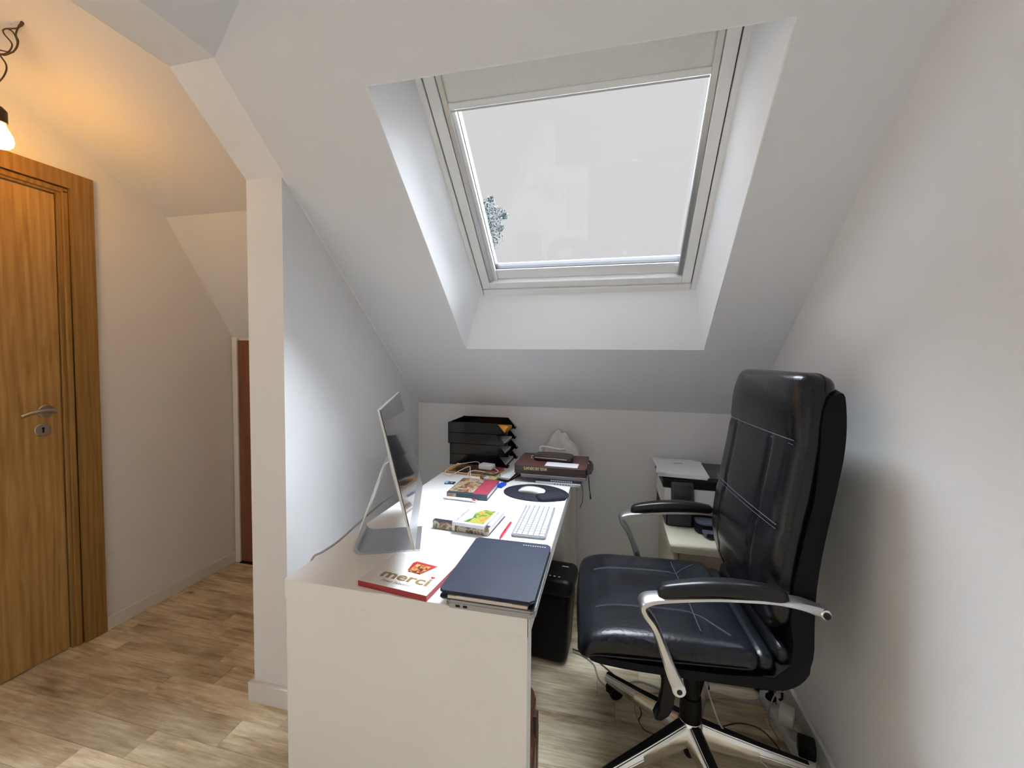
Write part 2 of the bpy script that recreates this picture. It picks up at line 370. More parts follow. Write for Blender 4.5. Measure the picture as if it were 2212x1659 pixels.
# walls
struct(obj('wall_right', PR([(YB, 0), (YK+.06, 0), (YK+.06, ZK-.02), (ys(2.64), 2.7), (YB, 2.7)], 'x', XR, XR+.06), M['wall']))
struct(obj('wall_back', B(XL-.02, XR+.02, YK, YK+.06, 0, ZK+.01), M['wall']))
struct(obj('wall_left', PR([(YS, 0), (YK+.05, 0), (YK+.05, ZK), (YS, zs(YS)+.03)], 'x', XS, XL), M['wall']))
hallc = [(1.40, 1.107), (1.21, 1.417), (.827, 2.033), (-.30, 2.594), (YB, 2.594)]
cheek = [(YB, 2.17), (ys(2.17), 2.17), (YK, ZK+.0005), (YK+.02, 1.1), (.86, 2.06), (-.27, 2.63), (YB, 2.63)]
struct(obj('trim_beam', PR(cheek, 'x', XS, -.313), M['wall']))
# door wall with an opening for the oak door
dw = bmesh.new()
prism(dw, [(.44, 0), (1.27, 0), (1.27, 1.36), (.84, 2.06), (.44, 2.26)], 'x', XD-.09, XD)
prism(dw, [(-.52, 2.04), (.44, 2.04), (.44, 2.26), (-.27, 2.62), (-.52, 2.62)], 'x', XD-.09, XD)
prism(dw, [(YB, 0), (-.52, 0), (-.52, 2.62), (YB, 2.62)], 'x', XD-.09, XD)
struct(obj('wall_door_side', dw, M['wall']))
struct(obj('wall_hall_end', B(XD-.05, XS+.02, 1.21, 1.26, 0, 1.45), M['wall']))
# rear wall with an opening added behind the camera for the fill light
rw = bmesh.new()
box(rw, XD-.1, -.45, YB-.06, YB, 0, 2.75); box(rw, 1.25, XR+.06, YB-.06, YB, 0, 2.75); box(rw, -.45, 1.25, YB-.06, YB, 0, .8); box(rw, -.45, 1.25, YB-.06, YB, 2.1, 2.75)
struct(obj('wall_rear', rw, M['wall']))
# main roof slope with the window opening, and its splayed reveals
OX0, OX1, OS0, OS1 = .1136, 1.2143, .492, 1.6155
IX0, IX1, IS0, IS1, DD = .185, 1.172, .668, 1.80, .20
STOP = (2.62-ZK)/sin(AN)
sl = bmesh.new()
def slab(bm, x0, x1, s0, s1, d=.012):
    c = [S(x0, s0), S(x1, s0), S(x1, s1), S(x0, s1)]; e = [p+Nn*d for p in c]
    vs = [bm.verts.new(p) for p in c+e]
    for f in ((0, 1, 2, 3), (7, 6, 5, 4), (0, 4, 5, 1), (1, 5, 6, 2), (2, 6, 7, 3), (3, 7, 4, 0)): bm.faces.new([vs[i] for i in f])
slab(sl, -.318, OX0, -.02, STOP); slab(sl, OX1, XR+.02, -.02, STOP); slab(sl, OX0, OX1, -.02, OS0); slab(sl, OX0, OX1, OS1, STOP)
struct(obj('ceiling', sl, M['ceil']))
rv = bmesh.new()
a0, a1, a2, a3 = S(OX0, OS0), S(OX1, OS0), S(OX1, OS1), S(OX0, OS1)
b0, b1, b2, b3 = S(IX0, IS0, DD), S(IX1, IS0, DD), S(IX1, IS1, DD), S(IX0, IS1, DD)
for p in ((a0, a1, b1, b0), (a1, a2, b2, b1), (a2, a3, b3, b2), (a3, a0, b0, b3)): quad(rv, *p)
bmesh.ops.remove_doubles(rv, verts=rv.verts[:], dist=1e-5)
bmesh.ops.solidify(rv, geom=rv.faces[:], thickness=-.004)
struct(obj('trim_window_reveal', rv, M['wall']))
# hall ceiling, upper room ceiling
hc = [(p[0], p[1]) for p in hallc] + [(YB, 2.65), (-.29, 2.65), (.86, 2.08), (1.42, 1.17)]
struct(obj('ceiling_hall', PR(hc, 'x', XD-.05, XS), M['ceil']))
uc = bmesh.new()
x1u = .81; z1u = 2.6
def upq(off):
    return [(-.313, YB, 2.17+off), (-.313, ys(2.17)+.03, 2.17+off), (x1u, ys(z1u)+.03, z1u+off), (x1u, YB, z1u+off)]
lo = [uc.verts.new(p) for p in upq(0)]; hi = [uc.verts.new(p) for p in upq(.04)]
uc.faces.new(lo[::-1]); uc.faces.new(hi)
for i in range(4): uc.faces.new((lo[i], lo[(i+1) % 4], hi[(i+1) % 4], hi[i]))
box(uc, x1u, XR+.05, YB, ys(z1u)+.05, z1u, z1u+.04)
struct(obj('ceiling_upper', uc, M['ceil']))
# baseboards
def base(name, pts, h=.07):
    bm = bmesh.new()
    for (x0, x1, y0, y1) in pts: box(bm, x0, x1, y0, y1, 0, h, bevel=.002, seg=1)
    return struct(obj(name, bm, M['trim']))
base('baseboard_right', [(XR-.014, XR, YB, YK)])
base('baseboard_back', [(XL, XR-.014, YK-.014, YK)])
base('baseboard_left', [(XS-.016, XL+.014, YS-.016, YS), (XL, XL+.014, YS, YK-.014), (XS-.016, XS, YS, 1.21)], .075)
base('baseboard_hall', [(XD, XD+.014, .512, 1.21)], .065)
# skylight (a roof window): frame, sash, pane, blind
win = sempty('window_1')
def wbar(bm, x0, x1, s0, s1, d0, d1, bev=.003):
    mx = Matrix((( 1, 0, 0, 0), (0, Tn.y, Nn.y, YK), (0, Tn.z, Nn.z, ZK), (0, 0, 0, 1)))
    box(bm, x0, x1, s0, s1, d0, d1, bevel=bev, seg=2, mx=mx)
def WB(*a, **k):
    bm = bmesh.new(); wbar(bm, *a, **k); return bm
obj('frame_side', WB(.170, .207, .655, 1.84, .192, .30), M['upvc'], win)
obj('frame_side', WB(1.150, 1.19, .655, 1.84, .192, .30), M['upvc'], win)
obj('frame_bottom', WB(.207, 1.150, .655, .700, .192, .30, bev=.008), M['upvc'], win)
obj('frame_top', WB(.207, 1.150, 1.79, 1.84, .192, .30), M['upvc'], win)
obj('gasket', WB(.207, .2105, .703, 1.79, .205, .28, bev=0), M['gasket'], win)
obj('gasket', WB(1.1465, 1.150, .703, 1.79, .205, .28, bev=0), M['gasket'], win)
obj('gasket', WB(.207, 1.150, .700, .7035, .205, .28, bev=0), M['gasket'], win)
sash = obj('sash', WB(.2105, .250, .7035, 1.79, .196, .28), M['upvc'], win)
obj('sash_rail', WB(1.108, 1.1465, .7035, 1.79, .196, .28), M['upvc'], sash)
obj('sash_rail', WB(.250, 1.108, .7035, .738, .196, .28), M['upvc'], sash)
obj('sash_rail', WB(.250, 1.108, 1.72, 1.79, .196, .28), M['upvc'], sash)
bead = bmesh.new()
wbar(bead, .250, .287, .738, 1.72, .215, .28); wbar(bead, 1.098, 1.108, .738, 1.72, .215, .28); wbar(bead, .287, 1.098, .738, .790, .225, .28)
obj('glazing_bead', bead, M['upvc'], win)
gk = bmesh.new()
wbar(gk, .287, .2895, .790, 1.72, .232, .27, bev=0); wbar(gk, 1.0955, 1.098, .790, 1.72, .232, .27, bev=0); wbar(gk, .287, 1.098, .790, .7925, .232, .27, bev=0)
obj('glazing_gasket', gk, M['gasket'], win)
obj('blind_rail', WB(.252, .272, .745, 1.72, .200, .216), M['alu'], win)
obj('blind_rail', WB(1.086, 1.107, .745, 1.72, .200, .216), M['alu'], win)
obj('pane', WB(.285, 1.10, .780, 1.73, .248, .252, bev=0), M['glass'], win)
obj('blind_fabric', WB(.272, 1.088, 1.478, 1.76, .209, .2105, bev=0), M['blindf'], win)
br = obj('blind_bar', WB(.270, 1.090, 1.464, 1.484, .203, .214, bev=.003), M['upvc'], win)
obj('pull_lip', WB(.275, 1.085, 1.4575, 1.4635, .200, .206, bev=.001), M['alud'], br)
# outdoor ground and tree beyond the window
struct(obj('ground', B(-40, 40, 4, 60, -3.3, -3.2), M['grass']))
tree = thing('tree', 'hazy leafy tree seen through the lower left of the roof window', 'tree', (-3.75, 12.2, -3.2))
obj('trunk', TB([(0, 0, 0), (.05, 0, 4), (.0, 0, 7.2), (.15, 0, 9.3)], [.22, .03], 10, 4), M['bark'], tree, smooth=True)
for a in range(6):
    an = a*1.1; obj('branch', TB([(0, 0, 6.8+.25*a), (.4*cos(an), .4*sin(an), 7.6+.25*a), (.8*cos(an), .8*sin(an), 8.3+.2*a)], [.05, .012], 6, 3), M['bark'], tree)
fb = bmesh.new()
clumps = [(.55, 9.45, .30), (.75, 9.05, .42), (1.0, 9.2, .22), (.35, 9.0, .6), (.75, 8.55, .34), (.6, 8.2, .30), (.2, 8.4, .6), (0, 9.3, .55), (-.5, 8.7, .8), (-.9, 8.9, .5), (.95, 8.75, .14), (.62, 9.72, .12), (1.12, 9.15, .12)]
for cx, cz, cr in clumps:
    for i in range(int(1100*cr*cr)+60):
        d = Vector((random.gauss(0, 1), random.gauss(0, 1), random.gauss(0, 1))).normalized()*cr*random.random()**.45
        p = Vector((cx, 0, cz))+d; s = random.uniform(.022, .05)
        a = Vector((random.gauss(0, 1), random.gauss(0, 1), random.gauss(0, 1))).normalized(); b = a.cross(Vector((random.gauss(0, 1), random.gauss(0, 1), random.gauss(0, 1)))).normalized()
        quad(fb, p-a*s, p-b*s*.6, p+a*s, p+b*s*.6)
fo = obj('foliage', fb, M['foliage'], tree); fo['kind'] = 'stuff'
# unseen window frame, added around the fill light's opening in the rear wall
w2 = sempty('window_added_rear')
for a in ((-.45, -.40, .8, 2.1), (1.20, 1.25, .8, 2.1), (-.40, 1.20, .8, .85), (-.40, 1.20, 2.05, 2.1), (.375, .425, .85, 2.05)):
    obj('frame', B(a[0], a[1], YB-.05, YB-.01, a[2], a[3], bevel=.004), M['upvc'], w2)

# ---- oak door in the hall
d1 = sempty('door_1')
LX = XD-.010
obj('leaf', B(LX-.04, LX, -.44, .388, .006, 1.985, bevel=.002), M['oak'], d1)
obj('jamb', B(XD-.09, XD-.004, .392, .44, 0, 2.03, bevel=.002), M['oakd'], d1)
obj('jamb', B(XD-.09, XD-.004, -.52, -.445, 0, 2.03, bevel=.002), M['oakd'], d1)
obj('head_jamb', B(XD-.09, XD-.004, -.445, .392, 1.99, 2.04, bevel=.002), M['oakd'], d1)
obj('stop_moulding', B(XD-.004, XD+.006, .405, .425, 0, 2.01, bevel=.003), M['oakd'], d1)
obj('stop_moulding', B(XD-.004, XD+.006, -.48, .425, 2.0, 2.02, bevel=.003), M['oakd'], d1)
cas = bmesh.new(); prism(cas, [(-.56, 2.025), (.430, 2.025), (.430, 0), (.510, 0), (.510, 2.092), (-.56, 2.092)], 'x', XD, XD+.018, bevel=.003)
obj('casing', cas, M['oakd'], d1)
lv = bmesh.new(); cyl(lv, (LX, .335, 1.068), (LX+.008, .335, 1.068), .026, 24, .002); cyl(lv, (LX, .335, 1.068), (LX+.052, .335, 1.068), .009)
tube(lv, smooth_path([(LX+.052, .342, 1.068), (LX+.055, .31, 1.074), (LX+.055, .27, 1.070), (LX+.05, .238, 1.058)], 5), [.009, .0075], 10)
obj('door_handle', lv, M['steel'], d1, smooth=True)
es = obj('escutcheon', CY((LX, .323, .990), (LX+.007, .323, .990), .026, 24, .002), M['steel'], d1, smooth=True)
kh = CY((LX+.005, .323, .996), (LX+.0078, .323, .996), .0045, 12); box(kh, LX+.005, LX+.0078, .3205, .3255, .978, .995); obj('keyhole', kh, M['gasket'], es)
# ---- second door at the end of the hall
d2 = sempty('door_2')
obj('leaf', B(XD+.055, -.62, 1.19, 1.205, .01, 1.40, bevel=.002), M['redwood'], d2)
obj('casing', B(XD+.014, XD+.05, 1.185, 1.21, 0, 1.42, bevel=.003), M['trim'], d2)
obj('threshold', B(XD+.05, -.62, 1.18, 1.20, 0, .006), M['gasket'], d2)

# ================================================================== HANGING BULB
BX, BY = -1.214, .10
pl = thing('pendant_bulb', 'lit bare bulb hanging on knotted flex in front of the oak door', 'lamp', (BX, BY, 2.04))
def loc_(pts, o=(BX, BY, 2.04)): return [(p[0]-o[0], p[1]-o[1], p[2]-o[2]) for p in pts]
fx = [(-1.07, .10, 2.405), (-1.105, .1, 2.383), (-1.149, .09, 2.379), (-1.176, .1, 2.377), (-1.158, .11, 2.345), (-1.167, .1, 2.311), (-1.20, .09, 2.31), (-1.215, .1, 2.33), (-1.17, .11, 2.322), (-1.131, .1, 2.312), (-1.112, .1, 2.335), (-1.13, .1, 2.372), (-1.15, .095, 2.385)]
obj('flex', TB(loc_(fx), .0022, 6, 5), M['cabled'], pl, smooth=True)
fx2 = [(-1.10, .10, 2.392), (-1.118, .1, 2.365), (-1.108, .1, 2.34), (-1.125, .1, 2.315), (-1.171, .1, 2.306), (-1.198, .1, 2.312), (-1.190, .1, 2.30), (-1.172, .1, 2.278), (-1.170, .1, 2.258), (-1.187, .1, 2.237), (-1.217, .1, 2.218), (-1.241, .1, 2.186), (-1.228, .1, 2.155), (-1.216, .1, 2.14)]
obj('flex', TB(loc_(fx2), .0024, 6, 5), M['cabled'], pl, smooth=True)
obj('cord_grip', TB(loc_([(-1.095, .1, 2.388), (-1.065, .1, 2.412)]), [.004, .007], 8), M['cabled'], pl)
obj('cord_grip', TB(loc_([(-1.135, .1, 2.40), (-1.120, .1, 2.408)]), [.006, .004], 8), M['cabled'], pl)
obj('socket', LA([(0, .105), (.008, .104), (.016, .095), (.019, .09), (.019, .052), (.017, .05), (0, .05)], 20), M['brass'], pl, smooth=True)
obj('bulb', LA([(.012, .052), (.014, .044), (.02, .030), (.029, .010), (.0315, -.006), (.029, -.02), (.02, -.031), (.008, -.0355), (0, -.036)], 24), M['bulb'], pl, smooth='all')

# ================================================================== DESK
desk = thing('desk', 'white laminate desk standing lengthwise below the roof window', 'desk', (.325, .7, 0))
def dk(x0, x1, y0, y1, z0, z1, name, m='desk', par=desk, bev=.0015): return obj(name, B(x0-.325, x1-.325, y0-.7, y1-.7, z0, z1, bevel=bev), M[m], par)
dk(0, .65, .0, 1.40, .682, .73, 'tabletop')
dk(.003, .647, .002, .048, 0, .682, 'side_panel')
dk(.003, .647, 1.352, 1.398, 0, .682, 'side_panel')
dk(.05, .066, .048, 1.352, .30, .682, 'modesty_panel')
dk(.10, .60, 1.00, 1.016, .02, .682, 'pedestal_side')
pdr = dk(.60, .618, 1.022, 1.352, .02, .676, 'pedestal_door')
dk(.10, .60, 1.016, 1.352, .02, .036, 'pedestal_floor')
dk(.645, .6505, .0, 1.40, .683, .729, 'edge_band', 'trim')
TOPZ = .73

# ------- computer monitor on the desk
al = Vector((cos(R(114)), sin(R(114)), 0)); nr = Vector((sin(R(114)), -cos(R(114)), 0))
FC = Vector((.150, .268, TOPZ+.0003))
mon = thing('monitor', 'slim silver desktop computer with glossy black screen seen edge-on', 'computer', FC, R(114))
# local axes: x = along the screen (away from camera), y = -normal (behind the screen)
ml = lambda x, y, z: (x, -y, z)          # y given towards the viewer
hw = .085
st = bmesh.new()                          # bent foot: outline in (towards viewer, height)
outer = [(.095, 0), (-.070, 0), (-.086, .004), (-.094, .014), (-.095, .028), (-.012, .262), (.004, .275), (.006, .272), (-.0085, .260), (-.0905, .030), (-.086, .022), (-.080, .012), (-.064, .0045), (.095, .0045)]
v0 = [st.verts.new((-hw, -p[0], p[1])) for p in outer]; v1 = [st.verts.new((hw, -p[0], p[1])) for p in outer]
n = len(outer); st.faces.new(v0); st.faces.new(v1[::-1])
for i in range(n): st.faces.new((v0[i], v1[i], v1[(i+1) % n], v0[(i+1) % n]))
obj('stand', st, M['alu'], mon, smooth=True)
TL = R(13.2)
scr_c = Vector((.194, .283, 1.0))-FC
cl = Vector((scr_c.dot(al), -scr_c.dot(nr), scr_c.z))        # local centre
def ms(u, v, d):                          # u along, v up the panel, d towards the viewer -> local
    y = d*cos(TL) - v*sin(TL)
    return (cl.x+u, cl.y-y, cl.z + v*cos(TL) + d*sin(TL))
Wm, Hm = .264, .185
bd = bmesh.new(); NU, NV = 14, 10; grid = {}
for i in range(NU+1):
    for j in range(NV+1):
        a = 2*i/NU-1; b = 2*j/NV-1
        d = -.005 - .030*max(0, (1-abs(a)**2.2))*max(0, (1-abs(b)**2.2))
        grid[i, j] = bd.verts.new(ms(a*Wm, b*Hm, d))
fr = {}
for i in range(NU+1):
    for j in range(NV+1):
        if i in (0, NU) or j in (0, NV): fr[i, j] = bd.verts.new(ms((2*i/NU-1)*Wm, (2*j/NV-1)*Hm, 0))
for i in range(NU):
    for j in range(NV): bd.faces.new((grid[i, j], grid[i+1, j], grid[i+1, j+1], grid[i, j+1]))
    for j in (0, NV): bd.faces.new((grid[i, j], grid[i+1, j], fr[i+1, j], fr[i, j]))
for j in range(NV):
    for i in (0, NU): bd.faces.new((grid[i, j], grid[i, j+1], fr[i, j+1], fr[i, j]))
bd.faces.new([fr[0, 0], fr[NU, 0], fr[NU, NV], fr[0, NV]])
obj('housing', bd, M['alu'], mon, smooth=True)
def mslab(u0, u1, v0_, v1_, d0, d1):
    bm = bmesh.new(); c = [bm.verts.new(ms(u, v, d)) for d in (d0, d1) for (u, v) in ((u0, v0_), (u1, v0_), (u1, v1_), (u0, v1_))]
    for f in ((0, 1, 2, 3), (7, 6, 5, 4), (0, 4, 5, 1), (1, 5, 6, 2), (2, 6, 7, 3), (3, 7, 4, 0)): bm.faces.new([c[i] for i in f])
    return bm
obj('screen', mslab(-Wm+.002, Wm-.002, -Hm+.062, Hm-.002, .0002, .0022), M['screen'], mon)
obj('chin', mslab(-Wm+.001, Wm-.001, -Hm+.001, -Hm+.0615, .0002, .0016), M['alu'], mon)
cb = tag(obj('power_cable', TB([(.150, .285, .865), (.12, .27, .845), (.07, .235, .80), (.03, .18, .755), (.005, .140, .7365), (-.012, .118, .725), (-.02, .105, .66), (-.03, .10, .45), (-.035, .13, .15), (-.04, .2, .004)], .0032, 8, 6), M['cableg'], None, smooth=True), 'grey cable looping from behind the silver computer over the desk edge', 'cable')

# ------- chocolate box
mb = thing('chocolate_box', 'flat white chocolate box with red rim and gold word merci', 'box', (.312, .088, TOPZ), R(-6.5))
hx, hy = .100, .080
obj('tray_base', B(-hx, hx, -hy, hy, 0, .014, bevel=.001), M['red'], mb)
obj('lid_face', B(-hx+.001, hx-.001, -hy+.001, hy-.001, .0141, .0149), M['gloss_white'], mb)
text('merci', .046, M['gold'], mb, (-.064, -.044, .0151), bold=.0012, sx=1.36)
text('Finest Selection', .0135, M['fineink'], mb, (-.046, -.062, .0151), shear=.3)
em = bmesh.new(); prism(em, [(-.010, .004), (.036, .002), (.056, .048), (-.012, .052), (-.018, .042)], 'z', .0150, .0154); e1 = obj('emblem', em, M['red'], mb)
em = bmesh.new(); prism(em, [(-.006, -.002), (.034, -.004), (.040, .038), (-.004, .040)], 'z', .0154, .0157); obj('emblem_print', em, M['emblem'], e1)
hr = bmesh.new(); prism(hr, [(.073+.006*(16*sin(t)**3)/16, -.006+.006*(13*cos(t)-5*cos(2*t)-2*cos(3*t)-cos(4*t))/16) for t in [2*pi*k/20 for k in range(20)]], 'z', .0150, .0155); obj('heart', hr, M['red'], mb)
text('chocolates', .009, M['silverink'], mb, (.048, .040, .0151), shear=.2)

# ------- laptop with navy folder on it
lp = thing('laptop', 'closed grey laptop lying under the navy leather folder', 'laptop', (.556, .138, TOPZ), R(1))
obj('base', PR(rrect(.106, .146, .012), 'z', .001, .013, bevel=.003), M['lapt'], lp, smooth=True)
obj('lid', PR(rrect(.106, .146, .012), 'z', .014, .021, bevel=.003), M['lapt'], lp, smooth=True)
for k in range(2): obj('port', B(-.080+.018*k, -.070+.018*k, -.1468, -.1455, .005, .010), M['gasket'], lp)
fd = thing('document_folder', 'navy leather document folder with papers, on the grey laptop', 'folder', (.549, .131, TOPZ+.0215), R(.5))
obj('back_cover', PR(rrect(.112, .142, .008), 'z', 0, .004, bevel=.0015), M['navyd'], fd, smooth=True)
obj('paper_sheaf', B(-.090, .098, -.1435, .135, .0042, .0105), M['paperb'], fd)
obj('paper_sheet', B(-.070, .060, -.1455, .10, .0106, .0116), M['paper'], fd, rot=(0, 0, R(1)))
obj('front_cover', PR(rrect(.112, .142, .009), 'z', .0125, .0205, bevel=.003, seg=3), M['navyl'], fd, smooth=True)
ty = obj('stamp_strip', B(.030, .102, .118, .1265, .0206, .0209), M['navyd'], fd)
for k in range(10): obj('stamp_mark', B(.0345+.0068*k, .0375+.0068*k, .1205, .1240, .0210, .0213), M['silverink'], ty)

# ------- books near the screen
bs = thing('book', 'thick white book with brown picture spine, lying under the small landscape book', 'book', (.346, .465, TOPZ), R(-4))
obj('page_block', B(-.099, .099, -.078, .083, .003, .024), M['paper'], bs)
obj('back_cover', B(-.102, .102, -.084, .085, 0, .0028), M['navyd'], bs)
obj('front_cover', B(-.102, .102, -.084, .085, .0243, .0268), M['paper'], bs)
obj('spine', B(-.102, .102, -.0865, -.0790, 0, .027, bevel=.003), M['spine'], bs)
obj('spine_label', B(-.028, -.018, -.0873, -.0860, .002, .024), M['paperb'], bs)
obj('cover_band', B(-.102, .102, -.084, -.066, .0269, .0274), M['navyd'], bs)
sb = thing('book', 'small white book with green landscape cover, lying on the brown-spined book', 'book', (.380, .435, TOPZ+.0275), R(-5))
obj('page_block', B(-.055, .055, -.070, .070, .001, .009), M['paper'], sb)
obj('cover', B(-.057, .057, -.0715, .0715, .0092, .0104), M['gloss_white'], sb)
obj('spine', B(-.057, .057, -.0725, -.0700, 0, .0104), M['silverink'], sb)
obj('sky_picture', B(-.038, .010, -.056, .052, .0105, .0108), M['sky_print'], sb)
obj('landscape_picture', PR([(-.022, -.058), (.048, -.058), (.048, .058), (.006, .058), (-.014, .02), (-.006, -.02)], 'z', .01085, .0112), M['cov2'], sb)
text('horizons/Nord', .017, M['grayink'], sb, (-.044, -.060, .0106), rot=(0, 0, R(90)))
pn = thing('pen', 'red translucent ballpoint pen between the brown-spined book and the keyboard', 'pen', (.485, .425, TOPZ+.0048), R(88))
obj('barrel', TB([(-.062, 0, 0), (-.05, 0, 0), (.05, 0, 0), (.064, 0, 0)], [.0025, .0046, .0046, .0035], 10), M['pink'], pn, smooth=True)
obj('clip', B(-.01, .04, -.0015, .0015, .0046, .0062), M['red'], pn)

# ------- keyboard
kb = thing('keyboard', 'slim white wireless keyboard lying along the desk edge', 'keyboard', (.566, .530, TOPZ), R(91))
obj('case', PR(rrect(.140, .057, .008), 'z', .001, .0065, bevel=.002), M['keyb'], kb, smooth=True)
rows = [14, 14, 14, 13, 12]
kme = {}
for r_ in range(6):
    y = -.0465+.0187*r_; h = .0155 if r_ < 5 else .009
    if r_ == 0: ws = [1, 1, 1, 1.25, 5.3, 1.25, 1, 1, 1]
    elif r_ == 1: ws = [2.1]+[1]*10+[2.3]
    elif r_ == 2: ws = [1.7]+[1]*11+[1.7]
    elif r_ == 3: ws = [1.5]+[1]*12+[1]
    elif r_ == 4: ws = [1]*13+[1.5]
    else: ws = [1.03]*14
    tot = sum(ws); x = -.133; unit = .266/tot
    for w in ws:
        kk = (round(w*unit, 4), h)
        if kk not in kme:
            bm = B(0, w*unit-.0028, 0, h, 0, .0022, bevel=.0008, seg=1); bmesh.ops.recalc_face_normals(bm, faces=bm.faces[:])
            me = bpy.data.meshes.new('key'); bm.to_mesh(me); bm.free(); me.materials.append(M['key']); kme[kk] = me
        link('key', kme[kk], None, kb, (x+.0014, y-.0045, .0066)); x += w*unit

# ------- mouse pad and mouse
mp_ = thing('mouse_pad', 'charcoal oval mouse pad with wrist rest near the desk edge', 'mouse pad', (.515, .825, TOPZ), R(-4))
out = []
for k in range(48):
    t = 2*pi*k/48; rr = 1+.05*cos(2*t); x = .140*rr*cos(t)/1.04; y = .112*sin(t)*(1-.10*max(0, -sin(t))*abs(cos(1.2*(t-1.5*pi)))); out.append((x, y))
obj('mat', PR(out, 'z', .0002, .004, bevel=.001), M['mousep'], mp_, smooth=True)
def ww(p): return Vector((p.x, p.y, max(p.z, -.001)*1.0))
bm = rcube(10, .058, .034, .014, .0139, ww); obj('wrist_rest', bm, M['mousep'], mp_, loc=(.075, -.045, .004), rot=(0, 0, R(28)), smooth='all')
ms_ = thing('mouse', 'white glossy wireless mouse resting on the charcoal pad', 'mouse', (.497, .828, TOPZ+.0042), R(-8))
def mw(p):
    f = 1-(abs(p.x)/.058)**2.4
    return Vector((p.x, p.y, (-.001 if p.z < 0 else .004+.017*max(f, 0)*(1-.35*(p.y/.03)**2))))
obj('body', rcube(12, .056, .028, .014, .0138, mw), M['gloss_white'], ms_, smooth='all')
obj('glide_base', PR(rrect(.048, .023, .02), 'z', -.0000, .003), M['blackp'], ms_)

# ------- missal book with a painted cover + flyer in front
b1 = thing('book', 'hardback book with painted cover and crimson panel, white flyer against it', 'book', (.252, .780, TOPZ), R(1))
obj('page_block', B(-.083, .084, -.092, .106, .003, .020), M['paper'], b1)
obj('back_cover', B(-.087, .087, -.097, .108, 0, .0025), M['tealsp'], b1)
obj('front_cover', B(-.087, .087, -.097, .108, .0205, .0230), M['tealsp'], b1)
obj('painting', B(-.084, .022, -.080, .104, .0231, .0234), M['cov1'], b1)
obj('crimson_panel', B(.024, .086, -.094, .106, .0231, .0234), M['covred'], b1)
obj('spine', B(-.087, .087, -.100, -.0935, 0, .023, bevel=.002), M['tealsp'], b1)
obj('spine_picture', B(-.085, -.045, -.1008, -.0995, .002, .021), M['cov1'], b1)
fl = tag(obj('folded_flyer', TB([(.160, .664, .7365), (.20, .662, .737), (.27, .657, .738), (.305, .654, .738)], [.0055, .0062, .0066, .0052], 10, 3, flat=.8), M['white'], smooth=True), 'white folded leaflet with red tip in front of the painted book', 'leaflet')
obj('red_tip', TB([(.285, .6545, .7405), (.300, .653, .7405), (.306, .6525, .738)], [.0035, .004, .002], 8), M['red'], fl, smooth=True)
us = thing('key_tag', 'small blue and black tag lying left of the painted book', 'tag', (.108, .862, TOPZ), R(5))
obj('case', PR(rrect(.010, .019, .004, cx=-.014), 'z', 0, .004), M['blueb'], us)
obj('label', B(-.020, -.012, -.012, .012, .0041, .0044), M['white'], us)
obj('plug', B(-.004, .022, -.015, .015, 0, .0035), M['navyd'], us)
obj('plug_mark', B(.004, .010, -.008, .008, .0036, .0038), M['silverink'], us)
bl = thing('clip', 'bright blue plastic clip right of the painted book', 'clip', (.349, .880, TOPZ), R(-12))
obj('body', B(-.012, .012, -.028, .022, 0, .012, bevel=.002), M['blue'], bl)
obj('cap', B(-.009, .009, .022, .030, .001, .011, bevel=.001), M['blackp'], bl)
# ------- magazine, charger, cables, clear box
mg = thing('magazine', 'dark and orange magazines piled in front of the black trays', 'magazine', (.150, 1.080, TOPZ), R(-7))
obj('lower_issue', B(-.135, .137, -.078, .070, 0, .006), M['orange'], mg)
obj('pages', B(-.132, .134, -.076, .068, .0062, .012), M['paper'], mg)
obj('upper_issue', B(-.100, .140, -.082, .066, .0122, .0140), M['mag'], mg, rot=(0, 0, R(1.5)))
obj('crimson_corner', B(.112, .140, -.05, .066, .0141, .0144), M['covred'], mg)
obj('orange_corner', B(-.128, -.085, -.082, .045, .0122, .0138), M['orange'], mg)
ch = thing('charger', 'white block charger lying on the magazines with its cables', 'charger', (.215, 1.085, TOPZ+.0146), R(-10))
obj('block', rcube(6, .036, .026, .013, .005, lambda p: Vector((p.x, p.y, p.z+.013))), M['white'], ch, smooth=True)
obj('plug_pin', B(.036, .044, -.012, .012, .009, .016), M['silverink'], ch)
cw1 = tag(obj('charging_cable', TB([(.182, 1.090, .757), (.15, 1.13, .765), (.10, 1.14, .755), (.055, 1.10, .752), (.035, 1.04, .752), (.03, .98, .738), (.065, .97, .733), (.10, 1.0, .75), (.14, 1.03, .766), (.16, .99, .755), (.185, .93, .735), (.215, .905, .733)], .0021, 6, 6), M['cablew'], smooth=True), 'white charging cable looping over the left of the magazines', 'cable')
cw2 = tag(obj('charging_cable', TB([(.262, 1.065, .756), (.29, 1.03, .752), (.27, .995, .75), (.21, 1.01, .752), (.17, 1.005, .754), (.155, .975, .75), (.17, .945, .737), (.20, .925, .7325), (.225, .918, .7325)], .0021, 6, 6), M['cablew'], smooth=True), 'white charging cable curling right of the charger block', 'cable')
cbx = thing('plastic_case', 'clear plastic case with yellow contents in front of the magazines', 'case', (.270, .962, TOPZ), R(-6))
obj('shell', rcube(8, .042, .032, .013, .008, lambda p: Vector((p.x, p.y, p.z+.0135))), M['plast'], cbx, smooth=True)
obj('yellow_insert', B(-.004, .036, -.024, .018, .002, .012), M['goldl'], cbx)
obj('earphone', TB([(-.03, -.01, .006), (-.02, .012, .008), (-.008, 0, .008), (-.018, -.014, .006)], .0035, 6, 4), M['white'], cbx)

